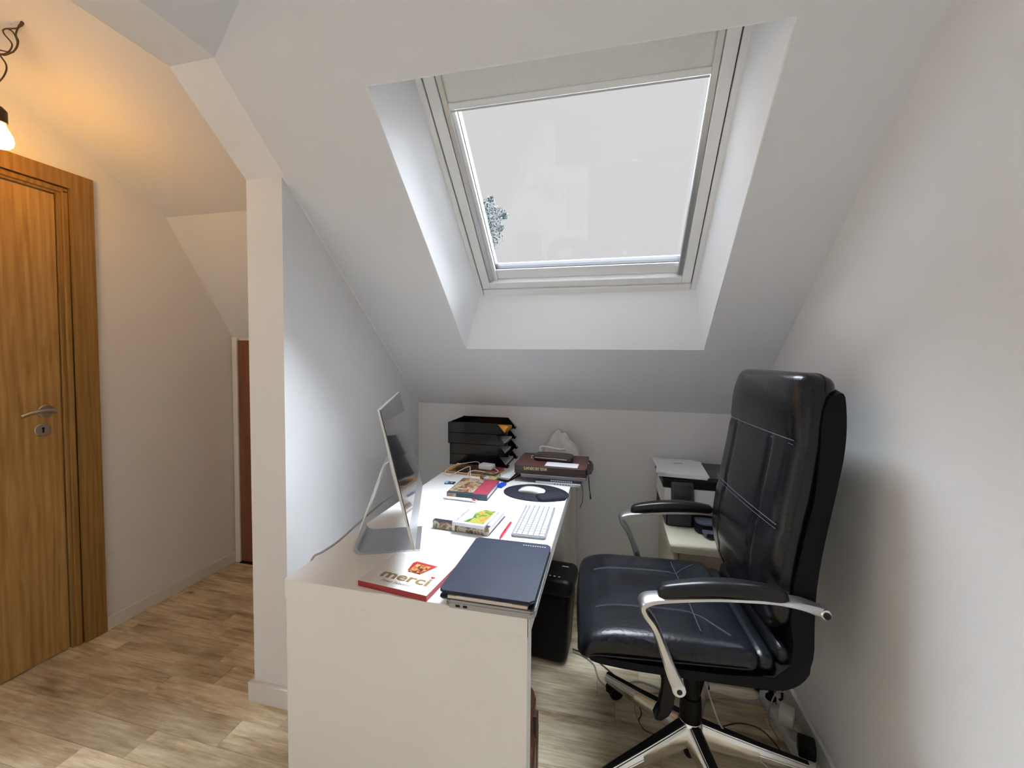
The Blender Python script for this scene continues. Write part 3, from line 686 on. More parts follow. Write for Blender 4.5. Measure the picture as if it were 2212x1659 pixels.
# ------- stacked letter trays
tr = thing('letter_trays', 'stack of four glossy black letter trays against the back wall', 'letter trays', (.0, 1.172, TOPZ+.001), R(0))
TH = .0575; DP = .235; LT = .32
for k in range(4):
    ox = -.022 if k < 2 else -.032
    bm = bmesh.new(); z = k*TH
    box(bm, ox, ox+LT-.01, 0, DP, z, z+.0025)                       # floor
    box(bm, ox, ox+.003, 0, DP, z, z+TH-.0015)                       # closed end
    prof = [(ox, z), (ox+LT-.004, z), (ox+LT-.006, z+.014), (ox+LT-.045, z+TH+.0004), (ox, z+TH+.0004)]
    prism(bm, prof, 'y', 0, .003); prism(bm, prof, 'y', DP-.003, DP)
    box(bm, ox-.004, ox, .012, .03, z, z+.006); box(bm, ox-.004, ox, DP-.03, DP-.012, z, z+.006)
    box(bm, ox+LT-.006, ox+LT+.006, 0, .03, z, z+.010); box(bm, ox+LT-.006, ox+LT+.006, DP-.03, DP, z, z+.010)
    obj('tray', bm, M['trayp'], tr)
for k, (m_, a, b) in enumerate((('paper', .02, .31), ('paper', .015, .295), ('paper', .02, .30), ('orange', .02, .300))):
    tag(obj('paper_stack', B(a-.03, b-.03, 1.185, 1.392, TOPZ+.004+TH*k, TOPZ+.012+TH*k+(.008 if k == 3 else 0)), M[m_]),
        ('white papers in the lowest black tray', 'white papers in the second black tray from the bottom', 'white papers in the third black tray from the bottom', 'orange folder sticking out of the topmost black tray')[k], 'papers' if k < 3 else 'folder')
tag(obj('orange_sheet', PR([(.236, .952), (.262, .916), (.278, .913), (.300, .950), (.297, .953), (.262, .955)], 'y', 1.1765, 1.180), M['orange']), 'bright orange sheet corner standing at the open front of the top black tray', 'paper')
# open black folder with white sheets leaning between trays and binder
wf = thing('wire_folder', 'thin black folder of white sheets between the black trays and the burgundy book', 'folder', (.352, 1.03, TOPZ), R(-14))
obj('cover', B(-.032, .030, -.085, .16, 0, .003), M['blackp'], wf, rot=(0, 0, 0))
obj('sheets', B(-.026, .026, -.060, .15, .0032, .012), M['paper'], wf)
obj('frame_edge', TB([(.031, -.082, .004), (.033, -.01, .020), (.036, .06, .034), (.040, .15, .046)], .0028, 6, 4), M['blackp'], wf)
obj('raised_sheet', PR([(-.004, -.05), (.030, -.05), (.036, .15), (-.016, .15)], 'z', .0155, .0165), M['paper'], wf, rot=(R(6), 0, 0))

# ------- stack of books and binder at the right back corner
y0 = .968
k1 = thing('book', 'pale grey paperback at the very bottom of the right-hand stack', 'book', (.60, 1.06, TOPZ), R(-3))
obj('pages', B(-.105, .098, -.100, .11, .001, .0085), M['paper'], k1); obj('cover', B(-.107, .100, -.102, .112, .0086, .0096), M['silverink'], k1); obj('spine', B(-.107, .100, -.1035, -.1005, 0, .0096), M['silverink'], k1)
for j in range(6): obj('spine_mark', B(-.02+.013*j, -.012+.013*j, -.1040, -.1034, .003, .0065), M['grayink'], k1)
k2 = thing('book', 'black softcover book with faint white spine text, under the grey notebook', 'book', (.57, 1.075, TOPZ+.0098), R(-1))
obj('pages', B(-.12, .122, -.1, .10, .0015, .0115), M['paper'], k2); c = PR(rrect(.128, .104, .006), 'z', .0116, .0136); obj('front_cover', c, M['navyd'], k2); obj('back_cover', PR(rrect(.128, .104, .006), 'z', 0, .0014), M['navyd'], k2)
sp_ = obj('spine', B(-.128, .128, -.1065, -.1005, 0, .0136, bevel=.002), M['navyd'], k2)
for j in range(11): obj('spine_mark', B(-.01+.0092*j, -.0035+.0092*j, -.1070, -.1064, .004, .0095), M['silverink'], sp_)
k3 = thing('notebook', 'grey spiral notebook sandwiched below the burgundy book', 'notebook', (.566, 1.085, TOPZ+.0236), R(0))
obj('pages', B(-.150, .150, -.108, .115, .001, .012), M['greyn'], k3); obj('cover', PR(rrect(.153, .115, .008), 'z', .0122, .0145), M['silverink'], k3)
obj('back_cover', PR(rrect(.153, .115, .008), 'z', 0, .001), M['greyn'], k3)
k4 = thing('book', 'burgundy leather book with gold spine words, topmost of the right-hand stack', 'book', (.552, 1.09, TOPZ+.0384), R(0))
obj('back_cover', PR(rrect(.168, .118, .006), 'z', 0, .005, bevel=.0015), M['brownd'], k4, smooth=True)
obj('pages', B(-.158, .158, -.108, .112, .0052, .032), M['greyn'], k4)
obj('lower_flap', B(-.166, .166, -.121, -.110, .0055, .016, bevel=.002), M['brownd'], k4)
obj('spine', B(-.166, .166, -.1235, -.112, .014, .041, bevel=.004, seg=3), M['brownd'], k4)
obj('front_cover', PR(rrect(.168, .120, .006), 'z', .0365, .0425, bevel=.002), M['burg'], k4, smooth=True)
obj('strap', TB([(.160, .06, .040), (.178, .05, .032), (.184, .0, .022), (.180, -.055, .012), (.165, -.08, .006)], [.007, .010, .011, .010, .006], 8, 4, flat=.5), M['brownd'], k4, smooth=True)
text('MISSEL DES DEFUNTS', .0185, M['goldl'], k4, (-.012, -.1239, .0345), rot=(R(90), R(180), 0), sx=.62, bold=.0002)
rb = thing('ribbon_marker', 'purple ribbon marker hanging from the right side of the burgundy book', 'ribbon', (.724, .99, TOPZ+.05))
obj('ribbon', TB([(-.004, .03, .005), (.004, 0, -.01), (.008, -.01, -.045), (.012, -.012, -.075)], [.003, .002], 6, 4, flat=.35), M['navyd'], rb); obj('tassel', TB([(.012, -.012, -.07), (.016, -.014, -.105)], [.003, .010], 8, flat=.4), M['navyd'], rb)
tag(obj('thin_cord', TB([(.688, .985, .738), (.700, .97, .734), (.706, .955, .70), (.704, .95, .665), (.694, .95, .64)], .0014, 6, 5), M['blackp']), 'thin black cord dangling off the desk beside the book stack', 'cord')
pz = TOPZ+.0384+.0427
po = thing('pouch', 'small dark leather zip pouch on the burgundy book', 'pouch', (.553, 1.100, pz), R(-2))
obj('body', rcube(10, .094, .044, .013, .010, lambda p: Vector((p.x, p.y, p.z+.013+.004*(1-(p.x/.09)**2)*(1 if p.z > 0 else 0)))), M['brownd'], po, smooth='all')
obj('zip', TB([(-.085, -.0455, .016), (0, -.0462, .0165), (.07, -.0455, .014)], .0014, 6), M['silverink'], po)
obj('clasp', TB([(-.092, -.02, .012), (-.104, -.022, .018), (-.106, -.028, .008), (-.096, -.03, .006)], .002, 6, 4), M['chrome'], po)
tag(obj('note_card', B(-.076, .076, -.037, .037, 0, .0006), M['paper'], None, (.604, 1.012, pz), (0, 0, R(-2))), 'blank white note card on the burgundy book in front of the pouch', 'note')
random.seed(3)
bm = bmesh.new(); NX, NY = 26, 16; g = {}
def hgt(x, y):
    return max(0, .155*math.exp(-((x+.045)/.06)**2-((y-.02)/.06)**2) + .115*math.exp(-((x-.035)/.07)**2-(y/.07)**2)+.05*math.exp(-((x-.11)/.05)**2-(y/.06)**2))+.012*sin(60*x+30*y)*cos(45*y-25*x)+.006*sin(130*x-70*y)
for i in range(NX+1):
    for j in range(NY+1):
        x = -.145+.29*i/NX; y = -.075+.15*j/NY; e = min(1, 6*min(i/NX, 1-i/NX), 5*min(j/NY, 1-j/NY))
        g[i, j] = bm.verts.new((x+.01*sin(90*y), y+.008*sin(70*x), .002+max(.0, hgt(x, y))*e))
for i in range(NX):
    for j in range(NY): bm.faces.new((g[i, j], g[i+1, j], g[i+1, j+1], g[i, j+1]))
tag(obj('cloth', bm, M['cloth'], None, (.565, 1.310, TOPZ), smooth='all'), 'crumpled off-white cloth heaped behind the burgundy book', 'cloth')
o = tag(obj('white_bracket', TB([(.48, 1.165, .812), (.475, 1.17, .85), (.50, 1.17, .857), (.57, 1.17, .848), (.60, 1.17, .852)], [.006, .005], 8, 4), M['white'], smooth=True), 'white curved plastic bracket between the zip pouch and the cloth', 'bracket')

# ------- things under the desk
sh = thing('shredder', 'black paper shredder bin standing under the desk', 'shredder', (.520, .895, 0), R(-4))
def shw(p):
    t = (p.z+.155)/.31; k = .90+.10*t
    return Vector((p.x*k, p.y*k, p.z+.155))
obj('bin', rcube(12, .158, .090, .155, .035, shw), M['blackp'], sh, smooth='all')
obj('head', rcube(12, .166, .098, .038, .03, lambda p: Vector((p.x, p.y, p.z+.338))), M['blackp'], sh, smooth='all')
obj('feed_slot', B(-.11, .09, -.006, .006, .3755, .3775), M['gasket'], sh)
obj('switch', B(.10, .13, .03, .036, .3755, .378), M['silverink'], sh)
for k in range(5): obj('icon', B(.02+.02*k, .028+.02*k, -.062, -.056, .3748, .3765), M['silverink'], sh)
obj('handle', TB([(-.02, .05, .37), (-.01, .055, .395), (.03, .055, .398), (.05, .05, .37)], .004, 8, 4), M['blackp'], sh, smooth=True)
bgp = thing('leather_bag', 'glossy brown leather bag standing behind the near desk panel', 'bag', (.53, .20, 0))
obj('body', rcube(12, .108, .055, .185, .03, lambda p: Vector((p.x*(1-.08*(p.z > .1)), p.y, p.z+.185+.004*sin(40*p.z)))), M['brown'], bgp, smooth='all')
obj('handle', TB([(-.05, 0, .365), (-.045, 0, .42), (0, 0, .44), (.045, 0, .42), (.05, 0, .365)], .007, 8, 4), M['brown'], bgp, smooth=True)
obj('seam_strip', B(.095, .1095, -.012, .012, .04, .33, bevel=.003), M['brownd'], bgp)

# ================================================================== PRINTER ON ITS CABINET
cb_ = thing('cabinet', 'low cream laminate cabinet carrying the printer in the corner', 'cabinet', (1.285, 1.13, 0))
def cbx_(x0, x1, y0, y1, z0, z1, name, m='cream'): return obj(name, B(x0-1.285, x1-1.285, y0-1.13, y1-1.13, z0, z1, bevel=.0015), M[m], cb_)
cbx_(1.068, 1.495, .850, 1.402, .527, .550, 'top')
cbx_(1.085, 1.101, .875, 1.400, 0, .527, 'side', 'cream'); cbx_(1.478, 1.494, .875, 1.400, 0, .527, 'side', 'cream')
cbx_(1.101, 1.478, 1.388, 1.400, .0, .527, 'back_panel', 'creamf')
cbx_(1.103, 1.288, .866, .880, .06, .520, 'door', 'creamf'); cbx_(1.292, 1.476, .866, .880, .06, .520, 'door', 'creamf')
cbx_(1.101, 1.478, .890, .904, 0, .058, 'plinth', 'creamf'); cbx_(1.101, 1.478, .89, 1.388, .06, .075, 'bottom', 'cream')
PZ = .5505
pr = thing('printer', 'white and black printer standing on the cream cabinet', 'printer', (1.275, 1.225, PZ), R(0))
def pb(x0, x1, y0, y1, z0, z1, name, m, bev=.004, par=pr): return obj(name, B(x0-1.275, x1-1.275, y0-1.225, y1-1.225, z0-PZ, z1-PZ, bevel=bev), M[m], par)
obj('lower_body', PR([(1.078-1.275, 1.075-1.225), (1.490-1.275, 1.075-1.225), (1.490-1.275, 1.39-1.225), (1.070-1.275, 1.39-1.225)], 'z', 0, .075, bevel=.004), M['prb'], pr)
pb(1.084, 1.185, 1.064, 1.08, .555, .612, 'front_panel', 'prg')
pb(1.064, 1.488, 1.066, 1.390, .626, .655, 'waist', 'prw', .003)
pb(1.066, 1.488, 1.060, 1.390, .655, .728, 'upper_body', 'prw', .006)
pb(1.058, 1.492, 1.058, 1.392, .728, .768, 'scanner_lid', 'prb', .006)
pb(1.20, 1.478, 1.10, 1.385, .768, .772, 'lid_inlay', 'prg', .002)
cp_ = obj('control_panel', B(-.048, .048, -.006, .006, -.045, .045, bevel=.004), M['prg'], pr, (1.140-1.275, 1.048-1.225, .715-PZ), (R(-14), 0, 0))
obj('display', B(-.036, .036, -.0068, -.0058, -.030, .032), M['lens'], cp_)
ot = obj('output_tray', PR(rrect(.140, .045, .03), 'z', 0, .040, bevel=.004), M['prb'], pr, (1.335-1.275, 1.045-1.225, .002), smooth=True)
obj('tray_cover', PR(rrect(.141, .046, .03), 'z', .0405, .048, bevel=.003), M['prt'], ot, smooth=True)
pb(1.215, 1.44, .962, 1.03, .5665, .5705, 'paper_stop', 'prt', .001)
bm = bmesh.new(); prism(bm, [(1.212-1.275, 1.02-1.225), (1.455-1.275, 1.02-1.225), (1.44-1.275, .955-1.225), (1.226-1.275, .955-1.225)], 'z', .0215, .0245); obj('tray_extension', bm, M['prt'], pr)
pb(1.226, 1.44, .952, .957, .560, .576, 'tray_lip', 'prb', .001)
# sheets on the printer lid
sh_l = [(-3, 0, 0), (-2.2, .004, .004), (-4.5, -.003, .008), (-1.5, .006, .006), (3.5, -.01, .012)]
z = .7724; grp = 'loose sheets piled on the printer lid'
for k, (rz, dx, dy) in enumerate(sh_l):
    th = .0055 if k == 0 else .0016
    bm = bmesh.new(); nx = 8; vs = {}
    for i in range(nx+1):
        for j in range(nx+1):
            x = -.105+.21*i/nx; y = -.148+.296*j/nx; lift = (.010+.0015*k)*max(0, -x/.105-.4)**2*(k > 0)
            for t in (0, 1): vs[i, j, t] = bm.verts.new((x, y, t*th+lift))
    for i in range(nx):
        for j in range(nx):
            bm.faces.new((vs[i, j, 0], vs[i, j+1, 0], vs[i+1, j+1, 0], vs[i+1, j, 0])); bm.faces.new((vs[i, j, 1], vs[i+1, j, 1], vs[i+1, j+1, 1], vs[i, j+1, 1]))
    for i in range(nx):
        for j, s in ((0, 1), (nx, -1)): bm.faces.new((vs[i, j, 0], vs[i+1, j, 0], vs[i+1, j, 1], vs[i, j, 1])); bm.faces.new((vs[j, i, 0], vs[j, i+1, 0], vs[j, i+1, 1], vs[j, i, 1]))
    o = obj('paper_sheet', bm, M['paper'], None, (1.155+dx, 1.222+dy, z), (0, 0, R(rz-2))); z += th+.0004
    tag(o, ['thick ream of white sheets lying lowest on the printer lid', 'white sheet second from the bottom of the pile on the printer', 'white sheet in the middle of the pile on the printer', 'white sheet just under the topmost one on the printer', 'printed white sheet lying topmost on the printer pile'][k], 'paper', grp)
    if k == 4: obj('printed_line', B(-.01, .035, .055, .062, th+.0001, th+.0003), M['grayink'], o)

# ================================================================== OFFICE CHAIR
cr = thing('office_chair', 'high-backed black leather office chair on a polished five-star base', 'chair', (1.10, .53, 0), R(4))
CO = (1.10, .53)
YC = .022                                    # seat centre sideways from the hub
LEV = [(-.140, .430), (-.106, .425), (-.100, .375), (-.098, .334), (-.099, .298), (-.112, .271), (-.132, .254), (-.148, .255), (-.155, .272), (-.146, .294), (-.130, .310), (-.124, .336), (-.131, .363), (-.138, .390)]
# five-star base
BO = (-.012, -.028)
leg_prof = [(.026, .148, .030, .070), (.10, .132, .027, .060), (.20, .112, .023, .046), (.335, .088, .018, .030)]   # r, top z, half width, height
for k in range(5):
    a = R(-6+72*k); ca, sa = cos(a), sin(a); bx_, by_ = BO
    bm = bmesh.new(); rings = []
    for (r_, zt, w, h) in leg_prof:
        sec = [(-w*.55, zt), (w*.55, zt), (w, zt-h*.35), (w*.82, zt-h), (-w*.82, zt-h), (-w, zt-h*.35)]
        rings.append([bm.verts.new((bx_+r_*ca-s*sa, by_+r_*sa+s*ca, z_)) for s, z_ in sec])
    for A_, B_ in zip(rings, rings[1:]):
        for i in range(6): bm.faces.new((A_[i], A_[(i+1) % 6], B_[(i+1) % 6], B_[i]))
    bm.faces.new(rings[0]); bm.faces.new(rings[-1][::-1])
    bmesh.ops.bevel(bm, geom=bm.edges[:], offset=.003, segments=2, affect='EDGES')
    lg = obj('base_leg', bm, M['chrome'], cr, smooth=True)
    bm = bmesh.new(); vs = []
    for (r_, zt, w, h) in leg_prof: vs.append([bm.verts.new((bx_+r_*ca-s*sa, by_+r_*sa+s*ca, zt+dz)) for s, dz in ((-w*.34, .0006), (w*.34, .0006), (w*.34, .0022), (-w*.34, .0022))])
    for A_, B_ in zip(vs, vs[1:]):
        for i in range(4): bm.faces.new((A_[i], A_[(i+1) % 4], B_[(i+1) % 4], B_[i]))
    bm.faces.new(vs[0]); bm.faces.new(vs[-1][::-1]); obj('black_inlay', bm, M['gasket'], lg)
    # castor
    px, py = bx_+.318*ca, by_+.318*sa; ax = R((200, 160, 25, 200, 150)[k]); dv = Vector((cos(ax), sin(ax), 0)); side = Vector((-sin(ax), cos(ax), 0))
    c0 = Vector((px, py, 0))+dv*.018
    cs = bmesh.new()
    for s_ in (-1, 1): cyl(cs, c0+side*s_*.006+Vector((0, 0, .0285)), c0+side*s_*.024+Vector((0, 0, .0285)), .028, 22, .004)
    co = obj('castor', cs, M['blackp'], cr, smooth=True)
    hd = bmesh.new(); cyl(hd, (px, py, .030), (px, py, .062), .010, 12)
    tube(hd, [c0+Vector((0, 0, .0285))+Vector((cos(t)*dv.x, cos(t)*dv.y, sin(t)))*.031 for t in [pi*q/8 for q in range(0, 9)]], .006, 8)
    obj('castor_hood', hd, M['blackp'], co, smooth=True)
HM = Matrix.Translation((BO[0], BO[1], 0))
obj('hub', LA([(0, .078), (.036, .080), (.040, .09), (.040, .140), (.034, .150), (0, .151)], 28, HM), M['chrome'], cr, smooth=True)
obj('gas_lift_end', LA([(0, .022), (.014, .024), (.019, .034), (.020, .079), (0, .08)], 20, HM), M['blackp'], cr, smooth=True)
obj('gas_lift_cover', LA([(0, .151), (.033, .152), (.034, .19), (.031, .225), (.026, .228), (.024, .30), (.022, .302), (.022, .40), (0, .40)], 24, HM), M['blackp'], cr, smooth=True)
mech = bmesh.new(); box(mech, -.11, .10, -.08+YC, .07+YC, .385, .425, bevel=.008); box(mech, -.25, .12, -.15+YC, .15+YC, .418, .436, bevel=.004)
obj('tilt_mechanism', mech, M['blackp'], cr)
obj('tilt_lever', PR(LEV, 'y', -.185, -.155, bevel=.008, seg=3), M['blackp'], cr, smooth=True)
# upholstered L-shaped shell (side outline, swept across the width)
HWc = .255
so = [(-.345, .462), (-.325, .447), (-.20, .436), (.02, .432), (.10, .432), (.170, .437), (.215, .470), (.238, .53), (.238, .62), (.240, .72), (.254, .84), (.274, .96), (.289, 1.06), (.296, 1.15), (.294, 1.235), (.280, 1.245)]
si = [(.262, 1.236), (.246, 1.20), (.238, 1.15), (.234, 1.05), (.226, .95), (.204, .84), (.185, .72), (.182, .62), (.190, .56), (.184, .505), (.14, .468), (.02, .458), (-.20, .458), (-.33, .466)]
sp2 = [tuple(p) for p in [(q.x, q.y) for q in smooth_path([(a, b, 0) for a, b in so], 3)]] + si
bm = bmesh.new(); lay = []
NL = 10
for j in range(NL+1):
    t = 2*j/NL-1; y = YC+HWc*t
    e = max(0, abs(t)-.8)/.2; cx_, cz_ = 0, 0
    row = []
    for (px, pz_) in sp2:
        hh = min(1, max(0, (pz_-1.05)/.18)); yy = YC+(HWc-.012*hh**1.5)*t
        row.append(bm.verts.new((px-(.006*e if px > .15 and pz_ > .5 else 0), yy, pz_-(.018*hh*abs(t)**3))))
    lay.append(row)
n = len(sp2)
for A_, B_ in zip(lay, lay[1:]):
    for i in range(n): bm.faces.new((A_[i], A_[(i+1) % n], B_[(i+1) % n], B_[i]))
bm.faces.new(lay[0]); bm.faces.new(lay[-1][::-1])
obj('shell', bm, M['shell'], cr, smooth=True)
# seat cushion
def seatw(p):
    x, y, z = p
    fx_ = (x+.0)/.24
    z2 = z
    if z > 0: z2 += .016*(1-min(1, (x/.24)**2))*(1-min(1, (y/.25)**2)) - .004*math.exp(-((abs(y)-.115)/.012)**2)*(abs(x+.02) < .17) - .004*math.exp(-((x-.10)/.012)**2)*(abs(y) < .2)
    if x < -.12: z2 -= .030*((-x-.12)/.12)**2
    x2 = x-(.012 if x < 0 else 0)*(1-(y/.26)**2)*(abs(x)/.24)**3
    return Vector((x2-.130, y+YC, z2+.496))
sc_ = obj('seat_cushion', rcube(26, .240, .258, .034, .030, seatw), M['leather2'], cr, smooth='all')
def seat_pt(x, y, up=.0008):
    q = seatw(Vector((x, y, .034))); return Vector((q.x, q.y, q.z+up))
def strip_seam(fn, pts, name, par, r=.0016, m='stitch'):
    bm = bmesh.new(); P = [fn(*p) for p in pts]; tube(bm, P, r, 6); return obj(name, bm, M[m], par, smooth=True)
for yy in (-.115, .115):
    strip_seam(seat_pt, [(-.19+.29*i/12, yy) for i in range(13)], 'seam', sc_)
    strip_seam(seat_pt, [(-.19+.29*i/12, yy+.005) for i in range(13)], 'seam', sc_, .0009)
strip_seam(seat_pt, [(.10, -.20+.40*i/12) for i in range(13)], 'seam', sc_)
for s_ in (-1, 1): strip_seam(seat_pt, [(.10+.08*i/6, s_*(.115+.085*i/6)) for i in range(7)], 'seam', sc_)
pip = [seatw(Vector((x, y, -.012))) for x, y in rrect(.2405, .2585, .045, 6)]
obj('piping', TB(pip+[pip[0]], .003, 6), M['leather'], sc_, smooth=True)
# two lumbar rolls where seat meets back
def rollw(cx_, cz_, hx_, hz_):
    return lambda p: Vector((p.x+cx_, p.y+YC, p.z+cz_-.006*(p.y/.24)**2))
obj('lumbar_roll', rcube(12, .027, .245, .026, .025, rollw(.126, .494, 0, 0)), M['leather2'], cr, smooth='all')
obj('lumbar_roll', rcube(12, .028, .242, .031, .027, rollw(.178, .518, 0, 0)), M['leather2'], cr, smooth='all')
# back cushion bent along a profile
bprof = smooth_path([(.196, 0, .575), (.180, 0, .62), (.165, 0, .70), (.172, 0, .80), (.188, 0, .90), (.205, 0, 1.0), (.219, 0, 1.1), (.232, 0, 1.19), (.246, 0, 1.275)], 6)
LB = len(bprof)-1
def bp_at(s):                                 # s in 0..1
    f = max(0, min(1, s))*LB; i = min(LB-1, int(f)); p = bprof[i].lerp(bprof[i+1], f-i); t = (bprof[i+1]-bprof[i]).normalized()
    p = p + t*((s-max(0, min(1, s)))*.74)
    return p, Vector((-t.z, 0, t.x))          # normal towards the sitter
HB = .370
def backw(p):
    s = (p.x+HB)/(2*HB); q, nn = bp_at(s); y = p.y; t = p.z
    cen = max(0, 1-(abs(y)/.235)**2.2)
    wsc = 1-.10*max(0, (s-.70)/.30)**2-.20*max(0, (.16-s)/.16)**1.6
    if t > 0:
        t += .010*cen
        if .02 < s < .40 and -.125 < y < .125:                        # padded ribs
            t += -.004+.008*abs(sin(pi*(s-.02)/.38*4))**.6
        t -= .006*math.exp(-((s-.735)/.010)**2) + .006*math.exp(-((s-.45)/.010)**2)
        if s < .735: t -= .006*math.exp(-((abs(y)-.13)/.008)**2)
        if s > .74: t += .018*math.exp(-((s-.88)/.09)**2)*max(0, 1-(abs(y)/.25)**4)
    return Vector((q.x+nn.x*t, y*wsc+YC, q.z+nn.z*t))
bcu = obj('back_cushion', rcube(44, HB, .248, .046, .042, backw), M['leather'], cr, smooth='all')
def back_pt(s, y, up=.0006):
    q = backw(Vector((s*2*HB-HB, y, .046))); _, nn = bp_at(s); return q+nn*up
for s_ in (.735, .45):
    for ds, rr in ((.007, .0014), (-.007, .0010)): strip_seam(back_pt, [(s_+ds, -.236+.472*i/20) for i in range(21)], 'seam', bcu, rr)
for yy in (-.13, .13): strip_seam(back_pt, [(.06+.66*i/20, yy) for i in range(21)], 'seam', bcu, .0012, 'gasket')
pp_ = [backw(Vector((x, y, -.008))) for x, y in rrect(HB+.0005, .2485, .045, 6)]
obj('piping', TB(pp_+[pp_[0]], .0028, 6), M['leather'], bcu, smooth=True)
# armrests
def band(path, ws, ts, ysgn, y0_):
    """flat metal band: path (x,z), lateral half width ws, half thickness ts"""
    P = smooth_path([(a, 0, b) for a, b in path], 5); n_ = len(P); bm = bmesh.new(); rg = []
    def lerp(arr, i):
        f = i/(n_-1)*(len(arr)-1); k_ = min(len(arr)-2, int(f)); return arr[k_]+(arr[k_+1]-arr[k_])*(f-k_)
    for i, p in enumerate(P):
        t = (P[min(i+1, n_-1)]-P[max(i-1, 0)]).normalized(); nn = Vector((-t.z, 0, t.x)); w, th = lerp(ws, i), lerp(ts, i)
        rg.append([bm.verts.new(p+nn*a*th+Vector((0, y0_+b*w, 0))) for a, b in ((1, -.8), (1, .8), (.6, 1), (-.6, 1), (-1, .8), (-1, -.8), (-.6, -1), (.6, -1))])
    for A_, B_ in zip(rg, rg[1:]):
        for i in range(8): bm.faces.new((A_[i], A_[(i+1) % 8], B_[(i+1) % 8], B_[i]))
    bm.faces.new(rg[0][::-1]); bm.faces.new(rg[-1]); return bm
for s_ in (-1, 1):
    ya = YC+s_*.296
    fr_ = obj('armrest_frame', band([(-.112, .442), (-.130, .48), (-.152, .54), (-.178, .605), (-.203, .640), (-.208, .660), (-.192, .672), (-.15, .681), (-.05, .694), (.03, .700), (.11, .703), (.17, .699), (.205, .690), (.222, .684)],
              [.014, .020, .024, .026, .027, .027, .027, .024, .022, .020, .020, .020, .022, .016, .010], [.016, .014, .011, .009, .008, .009, .009, .007, .006, .0055, .006, .009, .011, .011], s_, ya), M['chromed'], cr, smooth=True)
    def padw(p, ya=ya):
        t = (p.x+.158)/.316
        zc = .700+.022*sin(pi*min(1, max(0, .12+.80*t)))-.020*(1-t)**2+.003
        wd = .8+.35*sin(pi*min(1, max(0, t)))**.7
        return Vector((-.012+p.x, ya+p.y*wd, zc+p.z*(1.0 if p.z < 0 else 1.25)))
    obj('armrest_pad', rcube(16, .158, .023, .017, .0165, padw), M['pad'], fr_, smooth='all')
    yo = ya+s_*.013
    obj('bolt_boss', CY((-.112, ya-.018, .440), (-.112, ya+.018, .440), .017, 24, .003), M['white'], fr_, smooth=True)
    obj('bolt', CY((-.112, ya+s_*.0181, .440), (-.112, ya+s_*.0198, .440), .007, 12), M['gasket'], fr_)
    obj('bolt_boss', CY((.228, ya-.017, .682), (.228, ya+.017, .682), .013, 24, .003), M['chrome'], fr_, smooth=True)
    obj('bolt', CY((.228, ya+s_*.0171, .682), (.228, ya+s_*.019, .682), .0085, 12), M['gasket'], fr_)
    obj('bracket', CY((.212, YC+s_*.24, .682), (.228, ya, .682), .008, 12), M['blackp'], fr_)
    obj('bracket', CY((-.10, YC+s_*.14, .428), (-.110, ya, .438), .009, 12), M['blackp'], fr_)

# ================================================================== FLOOR: power strip, plugs, cables
ps = thing('power_strip', 'white power strip lying on the floor against the right wall', 'power strip', (1.443, .702, 0), R(97))
obj('body', PR(rrect(.150, .027, .025), 'z', .001, .030, bevel=.004), M['white'], ps, smooth=True)
for k in range(4):
    so_ = obj('socket', LA([(.0195, .0302), (.0195, .0318), (.0165, .0318), (.0160, .0305), (0, .0305)], 20), M['whitew'], ps, (-.108+.062*k, 0, 0))
    for d in (-.007, .007): obj('pin_hole', CY((0, d, .0305), (0, d, .0312), .003, 8), M['gasket'], so_)
psv = Vector((1.443, .702, 0)); adir = Vector((cos(R(97)), sin(R(97)), 0))
def on_strip(t): return psv+adir*t
p = on_strip(.100); g1 = thing('plug', 'black mains plug at the far end of the power strip', 'plug', (p.x, p.y, .0318), R(97))
obj('body', LA([(0, 0), (.019, 0), (.018, .008), (.010, .014), (.008, .034), (0, .036)], 16), M['blackp'], g1, smooth=True)
p = on_strip(-.005); g2 = thing('adapter', 'cream mains adapter block standing on the middle of the power strip', 'adapter', (p.x, p.y, .0318), R(62))
obj('block', B(-.026, .026, -.022, .022, .004, .052, bevel=.004), M['whitew'], g2, smooth=True); obj('collar', CY((0, 0, 0), (0, 0, .006), .018, 16), M['whitew'], g2)
p = on_strip(-.062); g3 = thing('plug', 'grey plug beside the cream adapter on the power strip', 'plug', (p.x, p.y, .0318), R(97))
obj('body', LA([(0, 0), (.018, 0), (.018, .010), (.009, .017), (0, .018)], 16), M['cableg'], g3, smooth=True)
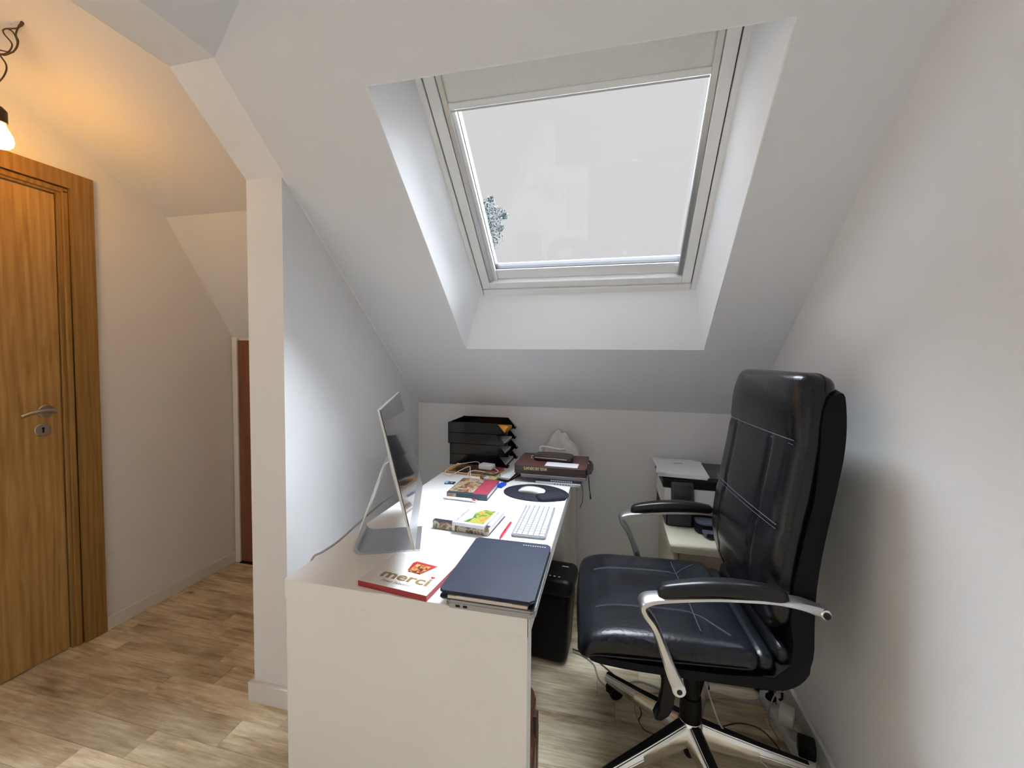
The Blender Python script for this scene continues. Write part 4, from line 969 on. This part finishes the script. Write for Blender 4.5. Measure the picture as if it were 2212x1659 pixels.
p = on_strip(-.122); g4 = thing('adapter', 'black square adapter on the near end of the power strip', 'adapter', (p.x, p.y, .0318), R(75))
obj('block', B(-.024, .024, -.024, .024, .003, .050, bevel=.005), M['blackp'], g4, smooth=True); obj('collar', CY((0, 0, 0), (0, 0, .005), .018, 16), M['blackp'], g4)
z_ = .0045
def cable(pts, r, m, label, n=7, name='cable'): return tag(obj(name, TB(pts, r, 6, n), M[m], smooth=True), label, 'cable')
q = on_strip(.100)
cable([(1.485, .862, .45), (1.487, .858, .20), (1.488, .852, .03), (1.475, .835, .006), (1.44, .845, .006), (1.405, .862, .008), (1.395, .85, .02), (1.41, .825, .045), (q.x, q.y, .066)], .0042, 'blackp', 'black mains cable coming down the cabinet corner to the power strip')
cable([(.676, .905, z_), (.72, .89, z_), (.77, .85, z_), (.80, .765, z_), (.86, .735, z_), (.95, .80, z_), (1.12, .76, z_), (1.267, .80, z_), (1.33, .80, z_), (1.390, .815, z_), (1.425, .858, .014)], .0035, 'cableg', 'pale cable running on the floor behind the chair to the power strip')
cable([(.674, .92, z_), (.74, .90, z_), (.80, .86, z_), (.90, .76, z_), (.95, .66, z_), (.94, .61, z_), (.965, .575, z_), (1.03, .575, z_), (1.13, .62, z_), (1.20, .645, z_), (1.30, .69, z_), (1.375, .66, z_), (1.42, .50, z_)], .0022, 'cabled', 'thin dark cable looping on the floor under the chair')
cable([(1.05, .76, z_), (.97, .74, z_), (.93, .68, z_), (.945, .59, z_), (.99, .50, z_), (1.02, .38, z_)], .0018, 'cableg', 'thin grey wire loop on the floor left of the chair hub')
q = on_strip(-.005)
cable([(q.x+.008, q.y+.024, .06), (1.47, .765, .085), (1.44, .78, .07), (1.405, .745, .02), (1.40, .70, z_), (1.415, .60, z_), (1.43, .48, z_), (1.44, .35, z_)], .0025, 'cableg', 'grey cable arching from the cream adapter along the power strip')
cable([(1.125, .55, .30), (1.15, .50, .22), (1.19, .50, .13), (1.27, .48, .09), (1.36, .45, .03), (1.42, .41, z_)], .0028, 'cableg', 'beige cable draped over the chair base from the gas lift')
